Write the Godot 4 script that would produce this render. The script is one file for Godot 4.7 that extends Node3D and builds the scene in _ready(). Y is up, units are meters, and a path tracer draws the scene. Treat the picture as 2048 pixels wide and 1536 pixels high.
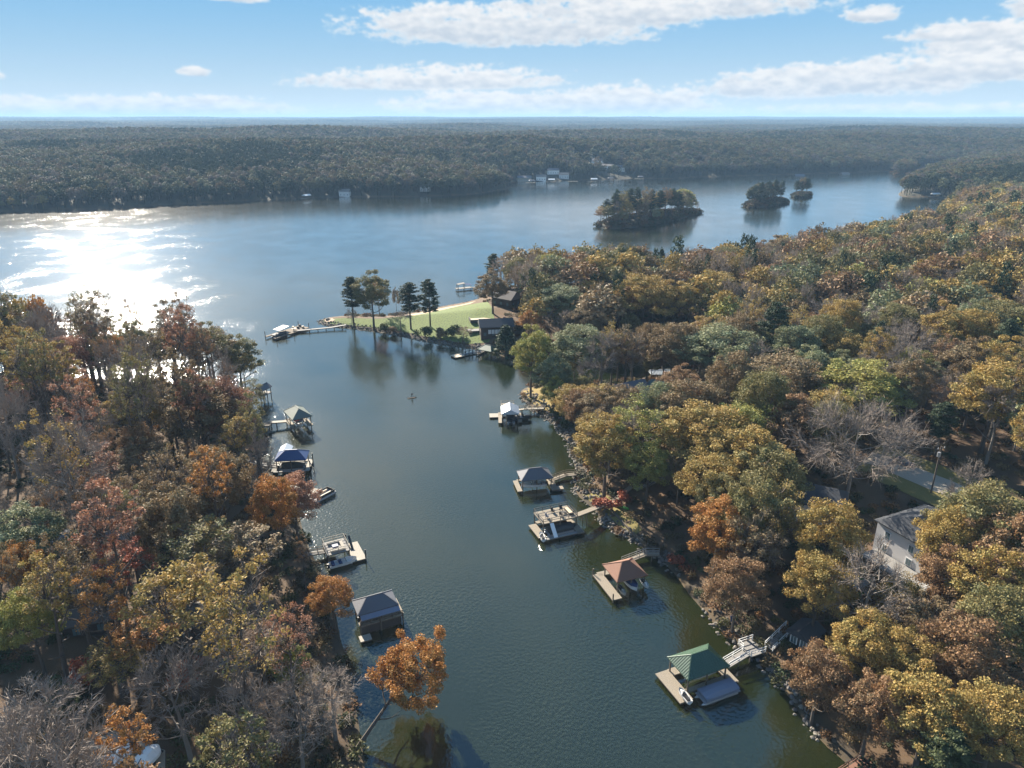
extends Node3D
# A lake cove in late autumn: boathouses along both banks, woods, a wide lake and wooded hills beyond.

var lake: PackedVector2Array
var islands: Array
var gx := PackedFloat32Array()
var gz := PackedFloat32Array()
var gh := PackedFloat32Array()
var gs := PackedFloat32Array()
var used := {}
var M := {}
var kits := {}
var blocked: Array = []      # [centre x, centre z, radius]: no random tree grows here
var open_ground: Array = []  # lawns, roads: nothing grows
var hard: Array = []         # [x, z, radius] of houses
var landmarks: Array = []    # [x, z, phrase]

func lin(r: float, g: float, b: float) -> Color:
	return Color(r, g, b).linear_to_srgb()

func _ready() -> void:
	# ---- camera, sky, sun, air
	var cam := Camera3D.new()
	cam.name = "camera"
	cam.fov = 56.76
	cam.near = 1.0
	cam.far = 60000.0
	add_child(cam)
	cam.position = Vector3(0, 85, 0)
	cam.rotation_degrees = Vector3(-20.5, 0, 0)
	cam.current = true
	var env := Environment.new()
	env.background_mode = Environment.BG_SKY
	env.tonemap_mode = Environment.TONE_MAPPER_LINEAR
	env.tonemap_exposure = 3.35
	env.sdfgi_enabled = true
	env.ssao_enabled = true
	env.ssil_enabled = true
	env.fog_enabled = true
	env.fog_density = 0.0001
	env.fog_light_color = Color(0.68, 0.845, 1.0)
	env.background_energy_multiplier = 0.292
	var pano := PanoramaSkyMaterial.new()
	pano.panorama = ImageTexture.create_from_image(sky_image())
	env.sky = Sky.new()
	env.sky.sky_material = pano
	var we := WorldEnvironment.new()
	we.name = "air"
	we.environment = env
	add_child(we)
	var sun := DirectionalLight3D.new()
	sun.name = "sun"
	sun.light_energy = 1.6
	sun.light_angular_distance = 0.55
	sun.light_color = Color(1.0, 0.955, 0.885)
	sun.shadow_enabled = true
	var el := deg_to_rad(28.0)
	var az := deg_to_rad(-30.0)
	var to_sun := Vector3(sin(az) * cos(el), sin(el), -cos(az) * cos(el))
	sun.basis = Basis.looking_at(-to_sun, Vector3.UP)
	add_child(sun)
	# ---- land and water
	make_materials()
	shore_lines()
	terrain()
	water()
	clearings()
	# ---- buildings, docks, boats
	houses()
	docks()
	small_things()
	# ---- trees
	tree_kits()
	trees()
	far_woods()
	undergrowth()
	stones()

# ------------------------------------------------------------------ sky
func sky_image() -> Image:
	var n1 := FastNoiseLite.new()
	n1.seed = 11
	n1.frequency = 1.0
	n1.fractal_octaves = 5
	var n2 := FastNoiseLite.new()
	n2.seed = 29
	n2.frequency = 1.0
	n2.fractal_octaves = 4
	# clouds in view: azimuth, elevation of the base line, half length, height above base, thickness below (degrees)
	var banks := [[-0.14, 6.14, 11.44, 1.68, 1.20], [10.75, 7.27, 11.61, 1.38, 0.84], [9.26, 6.84, 4.73, 0.93, 0.79], [-5.54, 2.37, 9.84, 1.08, 0.41], [-3.82, 2.48, 5.89, 1.18, 0.44], [-2.56, 0.76, 6.53, 1.14, 0.60], [7.54, 0.99, 7.69, 1.30, 0.90], [-24.70, 0.71, 9.17, 0.76, 0.83], [-34.69, 0.65, 4.05, 0.80, 0.75], [-22.17, 2.90, 1.03, 0.38, 0.19], [19.21, 2.12, 6.02, 1.03, 0.78], [24.71, 2.40, 7.58, 1.29, 0.93], [31.31, 4.12, 4.38, 1.65, 1.58], [30.35, 2.86, 6.81, 1.16, 0.73], [30.27, 4.88, 4.05, 0.85, 0.43], [24.38, 6.26, 1.64, 0.64, 0.41], [27.17, 0.45, 10.50, 0.49, 0.56], [-34.11, 2.48, 0.89, 0.45, 0.23], [-18.90, 7.52, 2.08, 0.30, 0.18], [33.90, 6.29, 2.47, 0.79, 0.70]]
	var w := 1024
	var h := 512
	var im := Image.create(w, h, false, Image.FORMAT_RGB8)
	for j in h:
		var el := 90.0 - (j + 0.5) * 180.0 / h
		for i in w:
			im.set_pixel(i, j, sky_colour((i + 0.5) * 360.0 / w, el, n1, n2, banks))
	im.resize(4096, 2048, Image.INTERPOLATE_CUBIC)
	for j in range(870, 1024):
		var el := 90.0 - (j + 0.5) * 180.0 / 2048.0
		for k in range(-640, 640):
			var i := posmod(k, 4096)
			im.set_pixel(i, j, sky_colour((k + 0.5) * 360.0 / 4096.0, el, n1, n2, banks))
	return im

func sky_colour(az: float, el: float, n1: FastNoiseLite, n2: FastNoiseLite, banks: Array) -> Color:
	if el < 0.0:
		return Color(0.42, 0.47, 0.50)
	if az > 180.0:
		az -= 360.0
	var t := clampf(el / 9.0, 0.0, 1.0)
	var c := Color(0.90, 0.94, 0.965).lerp(Color(0.505, 0.745, 0.925), pow(t, 0.75))
	c = c.lerp(Color(0.20, 0.43, 0.73), smoothstep(14.0, 80.0, el))
	var cover := 0.0
	var grey := 0.0
	var front := absf(az) < 50.0 and el < 12.5
	if front:
		var puff := n1.get_noise_2d(az * 0.30, el * 0.8) * 1.0 + n1.get_noise_2d(az * 1.1 + 40.0, el * 2.6) * 0.75 + n2.get_noise_2d(az * 4.0, el * 8.0) * 0.25
		for b: Array in banks:
			var dx: float = (az - b[0]) / b[2]
			if absf(dx) > 1.35:
				continue
			var up: float = el - b[1]
			var dy: float = up / (b[3] if up > 0.0 else b[4])
			var f := 1.32 - dx * dx - dy * dy + puff * (0.9 if up > 0.0 else 0.6)
			var a := smoothstep(0.0, 0.75, f)
			if a > 0.0:
				var g := clampf(0.55 - up / (b[3] + b[4]) + n2.get_noise_2d(az * 0.6, el * 1.6) * 0.7, 0.0, 1.0) * smoothstep(0.2, 0.9, f)
				grey = lerpf(grey, g, a)
				cover = maxf(cover, a)
	if not front or el > 10.0 or absf(az) > 42.0:
		var s := maxf(sin(deg_to_rad(el)), 0.05)
		var px := sin(deg_to_rad(az)) / s
		var pz := cos(deg_to_rad(az)) / s
		var f2 := n1.get_noise_2d(px * 0.55 + 7.0, pz * 0.55) + 0.4 * n2.get_noise_2d(px * 2.0, pz * 2.0)
		var a2 := smoothstep(-0.12, 0.30, f2) * 0.9 * lerpf(1.0, 0.45, smoothstep(20.0, 45.0, el))
		a2 *= maxf(smoothstep(42.0, 50.0, absf(az)), smoothstep(10.0, 12.5, el))
		grey = lerpf(grey, clampf(f2 * 0.6, 0.0, 0.6), a2)
		cover = maxf(cover, a2)
	var white := Color(0.985, 0.985, 0.985).lerp(Color(0.80, 0.845, 0.895), grey)
	var o := c.lerp(white, cover * 0.97)
	return o

# ------------------------------------------------------------------ names and nodes
func numbered(called: String) -> String:
	if not used.has(called):
		used[called] = 0
		return called
	used[called] += 1
	return "%s_%03d" % [called, used[called]]

func tag(o: Node, label: String, category: String, group := "", kind := "") -> void:
	if label != "":
		o.set_meta("label", label)
	if category != "":
		o.set_meta("category", category)
	if group != "":
		o.set_meta("group", group)
	if kind != "":
		o.set_meta("kind", kind)

func thing(called: String, label: String, category: String, at: Vector3, turn := 0.0, group := "") -> Node3D:
	var o := Node3D.new()
	o.name = numbered(called)
	add_child(o)
	o.position = at
	o.rotation.y = deg_to_rad(turn)
	tag(o, label, category, group)
	return o

func part(called: String, mesh: Mesh, m: Material, parent: Node3D, at := Vector3.ZERO, turn := Vector3.ZERO) -> MeshInstance3D:
	var o := MeshInstance3D.new()
	o.name = called
	o.mesh = mesh
	o.material_override = m
	parent.add_child(o, true)
	o.position = at
	o.rotation = turn
	return o

func top(called: String, mesh: Mesh, m: Material, label: String, category: String, kind := "", group := "") -> MeshInstance3D:
	var o := MeshInstance3D.new()
	o.name = numbered(called)
	o.mesh = mesh
	if m:
		o.material_override = m
	add_child(o)
	tag(o, label, category, group, kind)
	return o

# ------------------------------------------------------------------ materials
func noise_tex(freq: float, sd: int, lo: float, hi: float, size := 512, oct := 5, normal := false, bump := 4.0) -> NoiseTexture2D:
	var n := FastNoiseLite.new()
	n.seed = sd
	n.frequency = freq
	n.fractal_octaves = oct
	var t := NoiseTexture2D.new()
	t.width = size
	t.height = size
	t.seamless = true
	t.noise = n
	if normal:
		t.as_normal_map = true
		t.bump_strength = bump
	else:
		var g := Gradient.new()
		g.set_color(0, Color(lo, lo, lo))
		g.set_color(1, Color(hi, hi, hi))
		t.color_ramp = g
	return t

func mat(c: Color, rough := 0.85, tex: Texture2D = null, scale := 0.3, metal := 0.0) -> StandardMaterial3D:
	var m := StandardMaterial3D.new()
	m.albedo_color = c
	m.roughness = rough
	m.metallic = metal
	if tex:
		m.albedo_texture = tex
		m.uv1_triplanar = true
		m.uv1_world_triplanar = true
		m.uv1_scale = Vector3.ONE * scale
	return m

func leaf_mat(c: Color, through := 0.62) -> StandardMaterial3D:
	var m := StandardMaterial3D.new()
	m.albedo_color = c
	m.roughness = 0.7
	m.vertex_color_use_as_albedo = true
	m.metallic_specular = 0.35
	m.backlight_enabled = true
	m.backlight = Color(through, through, through)
	m.cull_mode = BaseMaterial3D.CULL_DISABLED
	return m

# ripples of a light breeze, with calmer and rougher patches some tens of metres wide
func ripples() -> ImageTexture:
	var n := FastNoiseLite.new()
	n.seed = 21
	n.frequency = 0.18
	n.fractal_octaves = 3
	var im := n.get_seamless_image(2048, 2048)
	im.convert(Image.FORMAT_RGBA8)
	var p := FastNoiseLite.new()
	p.seed = 22
	p.frequency = 0.018
	p.fractal_octaves = 3
	var soft := p.get_seamless_image(512, 512)
	var bytes := soft.get_data()
	var over := PackedByteArray()
	over.resize(512 * 512 * 4)
	for i in 512 * 512:
		over[i * 4] = 128
		over[i * 4 + 1] = 128
		over[i * 4 + 2] = 128
		over[i * 4 + 3] = int(clampf((bytes[i] - 60.0) / 140.0, 0.0, 1.0) * 200.0)
	var calm := Image.create_from_data(512, 512, false, Image.FORMAT_RGBA8, over)
	calm.resize(2048, 2048, Image.INTERPOLATE_BILINEAR)
	im.blend_rect(calm, Rect2i(0, 0, 2048, 2048), Vector2i.ZERO)
	im.convert(Image.FORMAT_L8)
	im.bump_map_to_normal_map(1.3)
	return ImageTexture.create_from_image(im)

func make_materials() -> void:
	var grain := noise_tex(0.03, 3, 0.55, 1.35, 512)
	var fine := noise_tex(0.09, 8, 0.6, 1.3, 512)
	var planks := noise_tex(0.03, 5, 0.5, 1.4, 512)
	M.ground = mat(Color.WHITE, 0.95, noise_tex(0.11, 18, 0.25, 1.75, 1024), 0.09)
	M.ground.vertex_color_use_as_albedo = true
	M.lawn = mat(lin(0.13, 0.175, 0.042), 0.95, grain, 0.07)
	M.meadow = mat(lin(0.26, 0.19, 0.055), 0.95, fine, 0.12)
	M.verge = mat(lin(0.21, 0.17, 0.05), 0.95, fine, 0.15)
	M.sand = mat(lin(0.50, 0.38, 0.26), 0.95, fine, 0.2)
	M.gravel = mat(lin(0.42, 0.355, 0.27), 0.95, fine, 0.4)
	M.asphalt = mat(lin(0.16, 0.155, 0.15), 0.92, fine, 0.25)
	M.stone = mat(lin(0.18, 0.168, 0.152), 0.9, fine, 0.8)
	M.stone.vertex_color_use_as_albedo = true
	M.bark = mat(lin(0.105, 0.085, 0.07), 0.95, fine, 0.6)
	M.greybark = mat(lin(0.20, 0.175, 0.15), 0.95, fine, 0.6)
	M.twig = mat(lin(0.25, 0.205, 0.17), 0.9)
	M.deck = mat(lin(0.27, 0.23, 0.175), 0.85, planks, 0.5)
	M.greydeck = mat(lin(0.26, 0.25, 0.235), 0.85, planks, 0.5)
	M.post = mat(lin(0.16, 0.125, 0.09), 0.9, planks, 0.7)
	M.white = mat(lin(0.75, 0.75, 0.74), 0.6)
	M.cream = mat(lin(0.37, 0.34, 0.285), 0.85, planks, 0.4) #, 0.7)
	M.black = mat(lin(0.02, 0.02, 0.022), 0.5)
	M.dark = mat(lin(0.045, 0.042, 0.04), 0.7)
	M.greenroof = mat(lin(0.055, 0.11, 0.07), 0.45, grain, 0.4)
	M.brownroof = mat(lin(0.23, 0.115, 0.075), 0.85, fine, 0.8)
	M.slate = mat(lin(0.13, 0.135, 0.155), 0.75, fine, 0.8)
	M.tealroof = mat(lin(0.12, 0.15, 0.13), 0.7, fine, 0.8)
	M.blueroof = mat(lin(0.045, 0.075, 0.18), 0.4)
	M.metalroof = mat(lin(0.48, 0.53, 0.58), 0.4)
	M.darkroof = mat(lin(0.055, 0.06, 0.07), 0.8, fine, 0.8)
	M.oldroof = mat(lin(0.105, 0.092, 0.08), 0.9, fine, 0.5)
	M.greyroof = mat(lin(0.20, 0.18, 0.165), 0.85, fine, 0.8)
	M.siding = mat(lin(0.58, 0.57, 0.565), 0.8)
	M.darkwood = mat(lin(0.075, 0.055, 0.045), 0.85, planks, 0.5)
	M.glass = mat(lin(0.10, 0.14, 0.15), 0.08)
	M.cover = mat(lin(0.17, 0.19, 0.25), 0.75)
	M.covergrey = mat(lin(0.27, 0.27, 0.29), 0.75)
	M.navy = mat(lin(0.03, 0.05, 0.13), 0.5)
	M.hull = mat(lin(0.56, 0.56, 0.55), 0.3)
	M.alu = mat(lin(0.45, 0.46, 0.48), 0.35, null, 1.0, 0.6)
	M.red = mat(lin(0.30, 0.05, 0.035), 0.5)
	M.orange = mat(lin(0.55, 0.22, 0.05), 0.6)
	M.lime = mat(lin(0.16, 0.42, 0.10), 0.5)
	M.tan = mat(lin(0.50, 0.40, 0.28), 0.6)
	M.skin = mat(lin(0.42, 0.25, 0.17), 0.6)
	M.carblue = mat(lin(0.03, 0.045, 0.09), 0.25)
	M.brick = mat(lin(0.26, 0.12, 0.08), 0.9, fine, 0.8)
	var wm := StandardMaterial3D.new()
	wm.albedo_color = Color(lin(0.012, 0.0175, 0.0045), 0.87)
	wm.transparency = BaseMaterial3D.TRANSPARENCY_ALPHA
	wm.roughness = 0.11
	wm.clearcoat_enabled = true
	wm.clearcoat = 1.0
	wm.clearcoat_roughness = 0.12
	wm.metallic_specular = 0.62
	wm.uv1_triplanar = true
	wm.uv1_world_triplanar = true
	wm.uv1_scale = Vector3.ONE / 300.0
	wm.normal_enabled = true
	wm.normal_texture = ripples()
	wm.normal_scale = 0.58
	M.water = wm

# ------------------------------------------------------------------ shore, terrain, water
func shore_lines() -> void:
	lake = PackedVector2Array([Vector2(-12.2, 30.0), Vector2(-20.2, -74.2), Vector2(-21.8, -79.0), Vector2(-23.7, -84.6), Vector2(-26.4, -91.9), Vector2(-28.5, -97.7), Vector2(-30.5, -102.8), Vector2(-33.5, -111.2), Vector2(-36.8, -117.4), Vector2(-40.3, -124.1), Vector2(-43.2, -129.6), Vector2(-46.7, -137.5), Vector2(-50.0, -146.3), Vector2(-53.2, -152.2), Vector2(-57.2, -157.3), Vector2(-61.4, -162.6), Vector2(-65.3, -166.8), Vector2(-67.3, -174.2), Vector2(-68.0, -180.6), Vector2(-69.5, -186.3), Vector2(-72.5, -190.9), Vector2(-76.4, -194.6), Vector2(-79.4, -198.3), Vector2(-80.9, -206.3), Vector2(-85.1, -214.8), Vector2(-88.3, -219.3), Vector2(-95.4, -222.6), Vector2(-105.7, -225.4), Vector2(-118.5, -227.3), Vector2(-132.9, -228.8), Vector2(-148.0, -231.3), Vector2(-164.4, -235.4), Vector2(-182.7, -239.1), Vector2(-213.7, -244.5), Vector2(-267.3, -253.1), Vector2(-345.0, -271.9), Vector2(-670.0, -558.0), Vector2(-635.0, -645.0), Vector2(-544.9, -672.7), Vector2(-495.6, -702.7), Vector2(-456.9, -718.7), Vector2(-414.2, -731.2), Vector2(-365.1, -766.6), Vector2(-319.9, -785.5), Vector2(-279.7, -810.5), Vector2(-241.2, -831.6), Vector2(-186.7, -842.6), Vector2(-129.1, -842.6), Vector2(-84.0, -853.8), Vector2(-50.0, -871.3), Vector2(-24.2, -908.2), Vector2(-5.8, -941.5), Vector2(0.0, -962.5), Vector2(-8.1, -992.1), Vector2(-16.7, -1023.5), Vector2(7.8, -1048.3), Vector2(40.2, -1056.9), Vector2(91.8, -1074.3), Vector2(153.8, -1101.6), Vector2(186.8, -1120.6), Vector2(228.5, -1101.6), Vector2(253.0, -1111.1), Vector2(290.4, -1140.2), Vector2(331.8, -1150.3), Vector2(420.5, -1181.5), Vector2(514.0, -1214.5), Vector2(604.3, -1249.2), Vector2(656.4, -1286.0), Vector2(709.6, -1338.4), Vector2(768.7, -1380.6), Vector2(841.1, -1425.4), Vector2(879.2, -1441.0), Vector2(856.6, -1395.2), Vector2(775.4, -1311.7), Vector2(702.7, -1225.8), Vector2(639.4, -1140.2), Vector2(522.0, -969.8), Vector2(462.4, -877.2), Vector2(449.9, -848.2), Vector2(464.4, -842.6), Vector2(481.6, -842.6), Vector2(492.2, -820.9), Vector2(488.5, -800.3), Vector2(455.5, -752.9), Vector2(416.9, -698.8), Vector2(368.2, -628.7), Vector2(328.0, -570.9), Vector2(276.1, -522.4), Vector2(228.5, -481.1), Vector2(181.2, -445.6), Vector2(148.3, -422.0), Vector2(116.7, -393.9), Vector2(99.0, -378.7), Vector2(85.5, -378.7), Vector2(70.1, -383.7), Vector2(53.3, -381.2), Vector2(34.1, -378.7), Vector2(9.7, -375.1), Vector2(-6.4, -373.9), Vector2(-15.4, -363.4), Vector2(-17.3, -349.2), Vector2(-24.3, -340.9), Vector2(-36.8, -331.1), Vector2(-47.4, -320.9), Vector2(-60.3, -314.7), Vector2(-74.3, -316.4), Vector2(-82.9, -313.8), Vector2(-86.4, -309.5), Vector2(-86.4, -305.4), Vector2(-81.7, -299.7), Vector2(-69.9, -295.7), Vector2(-60.6, -291.9), Vector2(-46.7, -284.5), Vector2(-35.4, -276.7), Vector2(-24.7, -270.6), Vector2(-12.5, -265.4), Vector2(-7.6, -262.2), Vector2(-2.6, -255.4), Vector2(6.8, -256.0), Vector2(18.4, -259.1), Vector2(34.1, -262.2), Vector2(49.9, -264.1), Vector2(61.9, -265.4), Vector2(68.0, -262.2), Vector2(68.0, -254.2), Vector2(63.9, -244.5), Vector2(56.4, -239.1), Vector2(48.6, -235.4), Vector2(40.9, -231.3), Vector2(30.2, -228.8), Vector2(21.5, -227.3), Vector2(12.9, -226.4), Vector2(7.8, -225.4), Vector2(4.7, -224.5), Vector2(2.7, -220.2), Vector2(2.9, -213.9), Vector2(4.2, -210.5), Vector2(5.6, -206.3), Vector2(8.5, -199.5), Vector2(10.8, -195.7), Vector2(13.0, -191.6), Vector2(15.0, -182.9), Vector2(16.0, -174.2), Vector2(16.2, -166.0), Vector2(16.4, -161.0), Vector2(15.5, -156.8), Vector2(14.8, -154.2), Vector2(15.4, -150.8), Vector2(16.8, -148.6), Vector2(17.6, -146.0), Vector2(18.9, -144.5), Vector2(19.4, -141.8), Vector2(19.5, -140.1), Vector2(20.2, -137.9), Vector2(21.5, -135.7), Vector2(23.5, -133.9), Vector2(25.4, -131.3), Vector2(27.0, -128.8), Vector2(28.7, -126.3), Vector2(30.3, -123.8), Vector2(31.7, -120.7), Vector2(32.8, -116.6), Vector2(34.0, -111.2), Vector2(35.3, -106.8), Vector2(36.8, -102.5), Vector2(37.8, -99.8), Vector2(38.9, -97.7), Vector2(40.4, -96.3), Vector2(41.4, -94.7), Vector2(42.3, -91.4), Vector2(43.1, -88.1), Vector2(43.6, -85.1), Vector2(43.8, -81.7), Vector2(44.8, -78.5), Vector2(46.2, -75.9), Vector2(47.6, -73.5), Vector2(45.6, 30.0)])
	islands = [PackedVector2Array([Vector2(69.9, -607.3), Vector2(74.5, -592.8), Vector2(93.0, -592.8), Vector2(116.2, -607.3), Vector2(144.7, -641.7), Vector2(168.4, -676.3), Vector2(180.0, -695.0), Vector2(181.0, -706.6), Vector2(167.4, -702.7), Vector2(140.3, -687.4), Vector2(107.3, -658.5), Vector2(83.9, -635.1)]), PackedVector2Array([Vector2(239.9, -752.9), Vector2(238.1, -735.4), Vector2(258.7, -744.1), Vector2(280.3, -762.0), Vector2(295.5, -780.7), Vector2(299.4, -800.3), Vector2(284.6, -805.4), Vector2(259.0, -785.5)]), PackedVector2Array([Vector2(325.8, -848.2), Vector2(323.1, -831.6), Vector2(333.4, -831.6), Vector2(346.1, -848.2), Vector2(353.4, -871.3), Vector2(345.0, -877.2)]), PackedVector2Array([Vector2(623.2, -1214.5), Vector2(612.4, -1181.5), Vector2(632.3, -1181.5), Vector2(669.5, -1225.8), Vector2(685.0, -1261.3), Vector2(667.4, -1273.5)])]

var _cells := {}
func shore_distance(x: float, z: float) -> float:
	var p := Vector2(x, z)
	var key := Vector2i(floori(x / 40.0), floori(z / 40.0))
	if not _cells.has(key):
		var mid := Vector2(key.x * 40.0 + 20.0, key.y * 40.0 + 20.0)
		var all := []
		var least := 1e9
		for poly: PackedVector2Array in [lake] + islands:
			for i in poly.size():
				var a := poly[i]
				var b := poly[(i + 1) % poly.size()]
				var d := mid.distance_to(Geometry2D.get_closest_point_to_segment(mid, a, b))
				least = minf(least, d)
				all.append([d, a, b])
		var near := []
		for s: Array in all:
			if s[0] < least + 58.0:
				near.append(s)
		_cells[key] = near
	var d := 1e9
	for s: Array in _cells[key]:
		d = minf(d, p.distance_squared_to(Geometry2D.get_closest_point_to_segment(p, s[1], s[2])))
	d = sqrt(d)
	var votes := 0
	for q: Vector2 in [Vector2.ZERO, Vector2(0.031, 0.017), Vector2(-0.023, 0.037)]:
		if Geometry2D.is_point_in_polygon(p + q, lake):
			votes += 1
	if votes >= 2:
		for i: PackedVector2Array in islands:
			if Geometry2D.is_point_in_polygon(p, i):
				return d
		return -d
	return d

func terrain() -> void:
	var x := -3800.0
	var xs := []
	for s: Array in [[-24000.0, -900.0, 0], [-900.0, -260.0, 10], [-260.0, 260.0, 2.5], [260.0, 900.0, 10], [900.0, 24000.0, 0]]:
		if s[2] == 0:
			for i in 26:
				var t := i / 26.0
				xs.append(lerpf(s[0], s[1], 1.0 - pow(1.0 - t, 2.2)) if s[0] < 0 else lerpf(s[0], s[1], pow(t, 2.2)))
		else:
			x = s[0]
			while x < s[1] - 0.01:
				xs.append(x)
				x += s[2]
	xs.append(24000.0)
	var zs := []
	for s: Array in [[0.0, 440.0, 2.5], [440.0, 1500.0, 10.0]]:
		x = s[0]
		while x < s[1] - 0.01:
			zs.append(-x - 0.0171)
			x += s[2]
	for i in 61:
		zs.append(-lerpf(1500.0, 22000.0, pow(i / 60.0, 1.7)))
	for i in xs.size():
		xs[i] += 0.0137
	gx = PackedFloat32Array(xs)
	zs.reverse()
	gz = PackedFloat32Array(zs)
	var hill := FastNoiseLite.new()
	hill.seed = 5
	hill.frequency = 1.0 / 2600.0
	hill.fractal_octaves = 4
	var ridge := FastNoiseLite.new()
	ridge.seed = 33
	ridge.frequency = 1.0 / 1100.0
	ridge.fractal_octaves = 2
	var lump := FastNoiseLite.new()
	lump.seed = 9
	lump.frequency = 1.0 / 60.0
	var w := gx.size()
	var h := gz.size()
	gh.resize(w * h)
	gs.resize(w * h)
	var col := PackedColorArray()
	col.resize(w * h)
	var ver := PackedVector3Array()
	ver.resize(w * h)
	for j in h:
		for i in w:
			var px := gx[i]
			var pz := gz[j]
			var sd := 300.0
			if pz > -1600.0 and absf(px) < 1150.0:
				sd = minf(shore_distance(px, pz), 300.0)
			gs[j * w + i] = sd
			var y := 0.0
			if sd < 0.0:
				y = maxf(-6.0, -0.12 + 0.28 * sd)
			else:
				y = smoothstep(0.0, 3.0, sd) + 15.0 * (1.0 - exp(-maxf(sd - 2.5, 0.0) / 75.0))
				y += lump.get_noise_2d(px, pz) * 1.2 * clampf((sd - 8.0) / 30.0, 0.0, 1.0)
				var far := smoothstep(650.0, 1500.0, -pz)
				if far > 0.0:
					y += far * clampf(sd / 250.0, 0.0, 1.0) * (13.0 + (22.0 + 16.0 * smoothstep(4000.0, 9000.0, -pz)) * hill.get_noise_2d(px, pz * 1.6) + 24.0 * ridge.get_noise_2d(px, pz * 2.4) * (1.0 - smoothstep(3000.0, 7000.0, -pz)) + smoothstep(2500.0, 12000.0, -pz) * 42.0)
			gh[j * w + i] = y
			ver[j * w + i] = Vector3(px, y, pz)
			var k := lump.get_noise_2d(px * 3.0, pz * 3.0) * 0.5 + 0.5
			var c := Color(0.085, 0.058, 0.034).lerp(Color(0.15, 0.085, 0.04), k)
			if sd < 2.2:
				c = Color(0.062, 0.048, 0.034)
			if sd < 0.0:
				c = Color(0.13, 0.09, 0.042)
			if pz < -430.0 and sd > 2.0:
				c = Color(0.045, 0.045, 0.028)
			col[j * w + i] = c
	var idx := PackedInt32Array()
	idx.resize((w - 1) * (h - 1) * 6)
	var n := 0
	for j in h - 1:
		for i in w - 1:
			var a := j * w + i
			for q in [a, a + 1, a + w + 1, a, a + w + 1, a + w]:
				idx[n] = q
				n += 1
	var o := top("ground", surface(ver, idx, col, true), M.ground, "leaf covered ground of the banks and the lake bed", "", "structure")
	o.name = "ground"

func surface(ver: PackedVector3Array, idx: PackedInt32Array, col := PackedColorArray(), smooth := false) -> ArrayMesh:
	var arr := []
	arr.resize(Mesh.ARRAY_MAX)
	arr[Mesh.ARRAY_VERTEX] = ver
	if idx.size():
		arr[Mesh.ARRAY_INDEX] = idx
	if col.size():
		arr[Mesh.ARRAY_COLOR] = col
	if smooth:
		var nor := PackedVector3Array()
		nor.resize(ver.size())
		for t in range(0, idx.size(), 3):
			var f := (ver[idx[t + 2]] - ver[idx[t]]).cross(ver[idx[t + 1]] - ver[idx[t]])
			nor[idx[t]] += f
			nor[idx[t + 1]] += f
			nor[idx[t + 2]] += f
		for i in nor.size():
			nor[i] = nor[i].normalized()
		arr[Mesh.ARRAY_NORMAL] = nor
	var m := ArrayMesh.new()
	m.add_surface_from_arrays(Mesh.PRIMITIVE_TRIANGLES, arr)
	return m

func sample(a: PackedFloat32Array, x: float, z: float) -> float:
	var i := clampi(gx.bsearch(x) - 1, 0, gx.size() - 2)
	var j := clampi(gz.bsearch(z) - 1, 0, gz.size() - 2)
	var w := gx.size()
	var u := clampf((x - gx[i]) / (gx[i + 1] - gx[i]), 0.0, 1.0)
	var v := clampf((z - gz[j]) / (gz[j + 1] - gz[j]), 0.0, 1.0)
	var k := j * w + i
	if u > v:
		return a[k] + u * (a[k + 1] - a[k]) + v * (a[k + w + 1] - a[k + 1])
	return a[k] + v * (a[k + w] - a[k]) + u * (a[k + w + 1] - a[k + w])

func land(x: float, z: float) -> float:
	return sample(gh, x, z)

func shore(x: float, z: float) -> float:
	return sample(gs, x, z)

func on_land(x: float, z: float) -> Vector3:
	return Vector3(x, land(x, z), z)

func water() -> void:
	var ver := PackedVector3Array([Vector3(-3000, 0, 40), Vector3(3000, 0, 40), Vector3(3000, 0, -1700), Vector3(-3000, 0, -1700)])
	var o := top("water", surface(ver, PackedInt32Array([0, 3, 2, 0, 2, 1])), M.water, "dark green lake water rippled by a light breeze", "", "structure")
	o.name = "water"

func drape(poly: PackedVector2Array, step: float, lift: float) -> ArrayMesh:
	var lo := poly[0]
	var hi := poly[0]
	for p in poly:
		lo = lo.min(p)
		hi = hi.max(p)
	var ver := PackedVector3Array()
	var x := lo.x
	while x < hi.x:
		var z := lo.y
		while z < hi.y:
			var cell := PackedVector2Array([Vector2(x, z), Vector2(x + step, z), Vector2(x + step, z + step), Vector2(x, z + step)])
			for piece in Geometry2D.intersect_polygons(cell, poly):
				var t := Geometry2D.triangulate_polygon(piece)
				for k in range(0, t.size(), 3):
					var a := piece[t[k]]
					var b := piece[t[k + 1]]
					var c := piece[t[k + 2]]
					if (b - a).cross(c - a) < 0.0:
						var s := b
						b = c
						c = s
					for q: Vector2 in [a, b, c]:
						ver.append(Vector3(q.x, land(q.x, q.y) + lift, q.y))
			z += step
		x += step
	return surface(ver, PackedInt32Array())

func band(path: PackedVector2Array, wide: float) -> PackedVector2Array:
	var l := PackedVector2Array()
	var r := PackedVector2Array()
	for i in path.size():
		var d := (path[mini(i + 1, path.size() - 1)] - path[maxi(i - 1, 0)]).normalized()
		var s := Vector2(-d.y, d.x) * wide * 0.5
		l.append(path[i] + s)
		r.append(path[i] - s)
	r.reverse()
	l.append_array(r)
	return l

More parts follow.
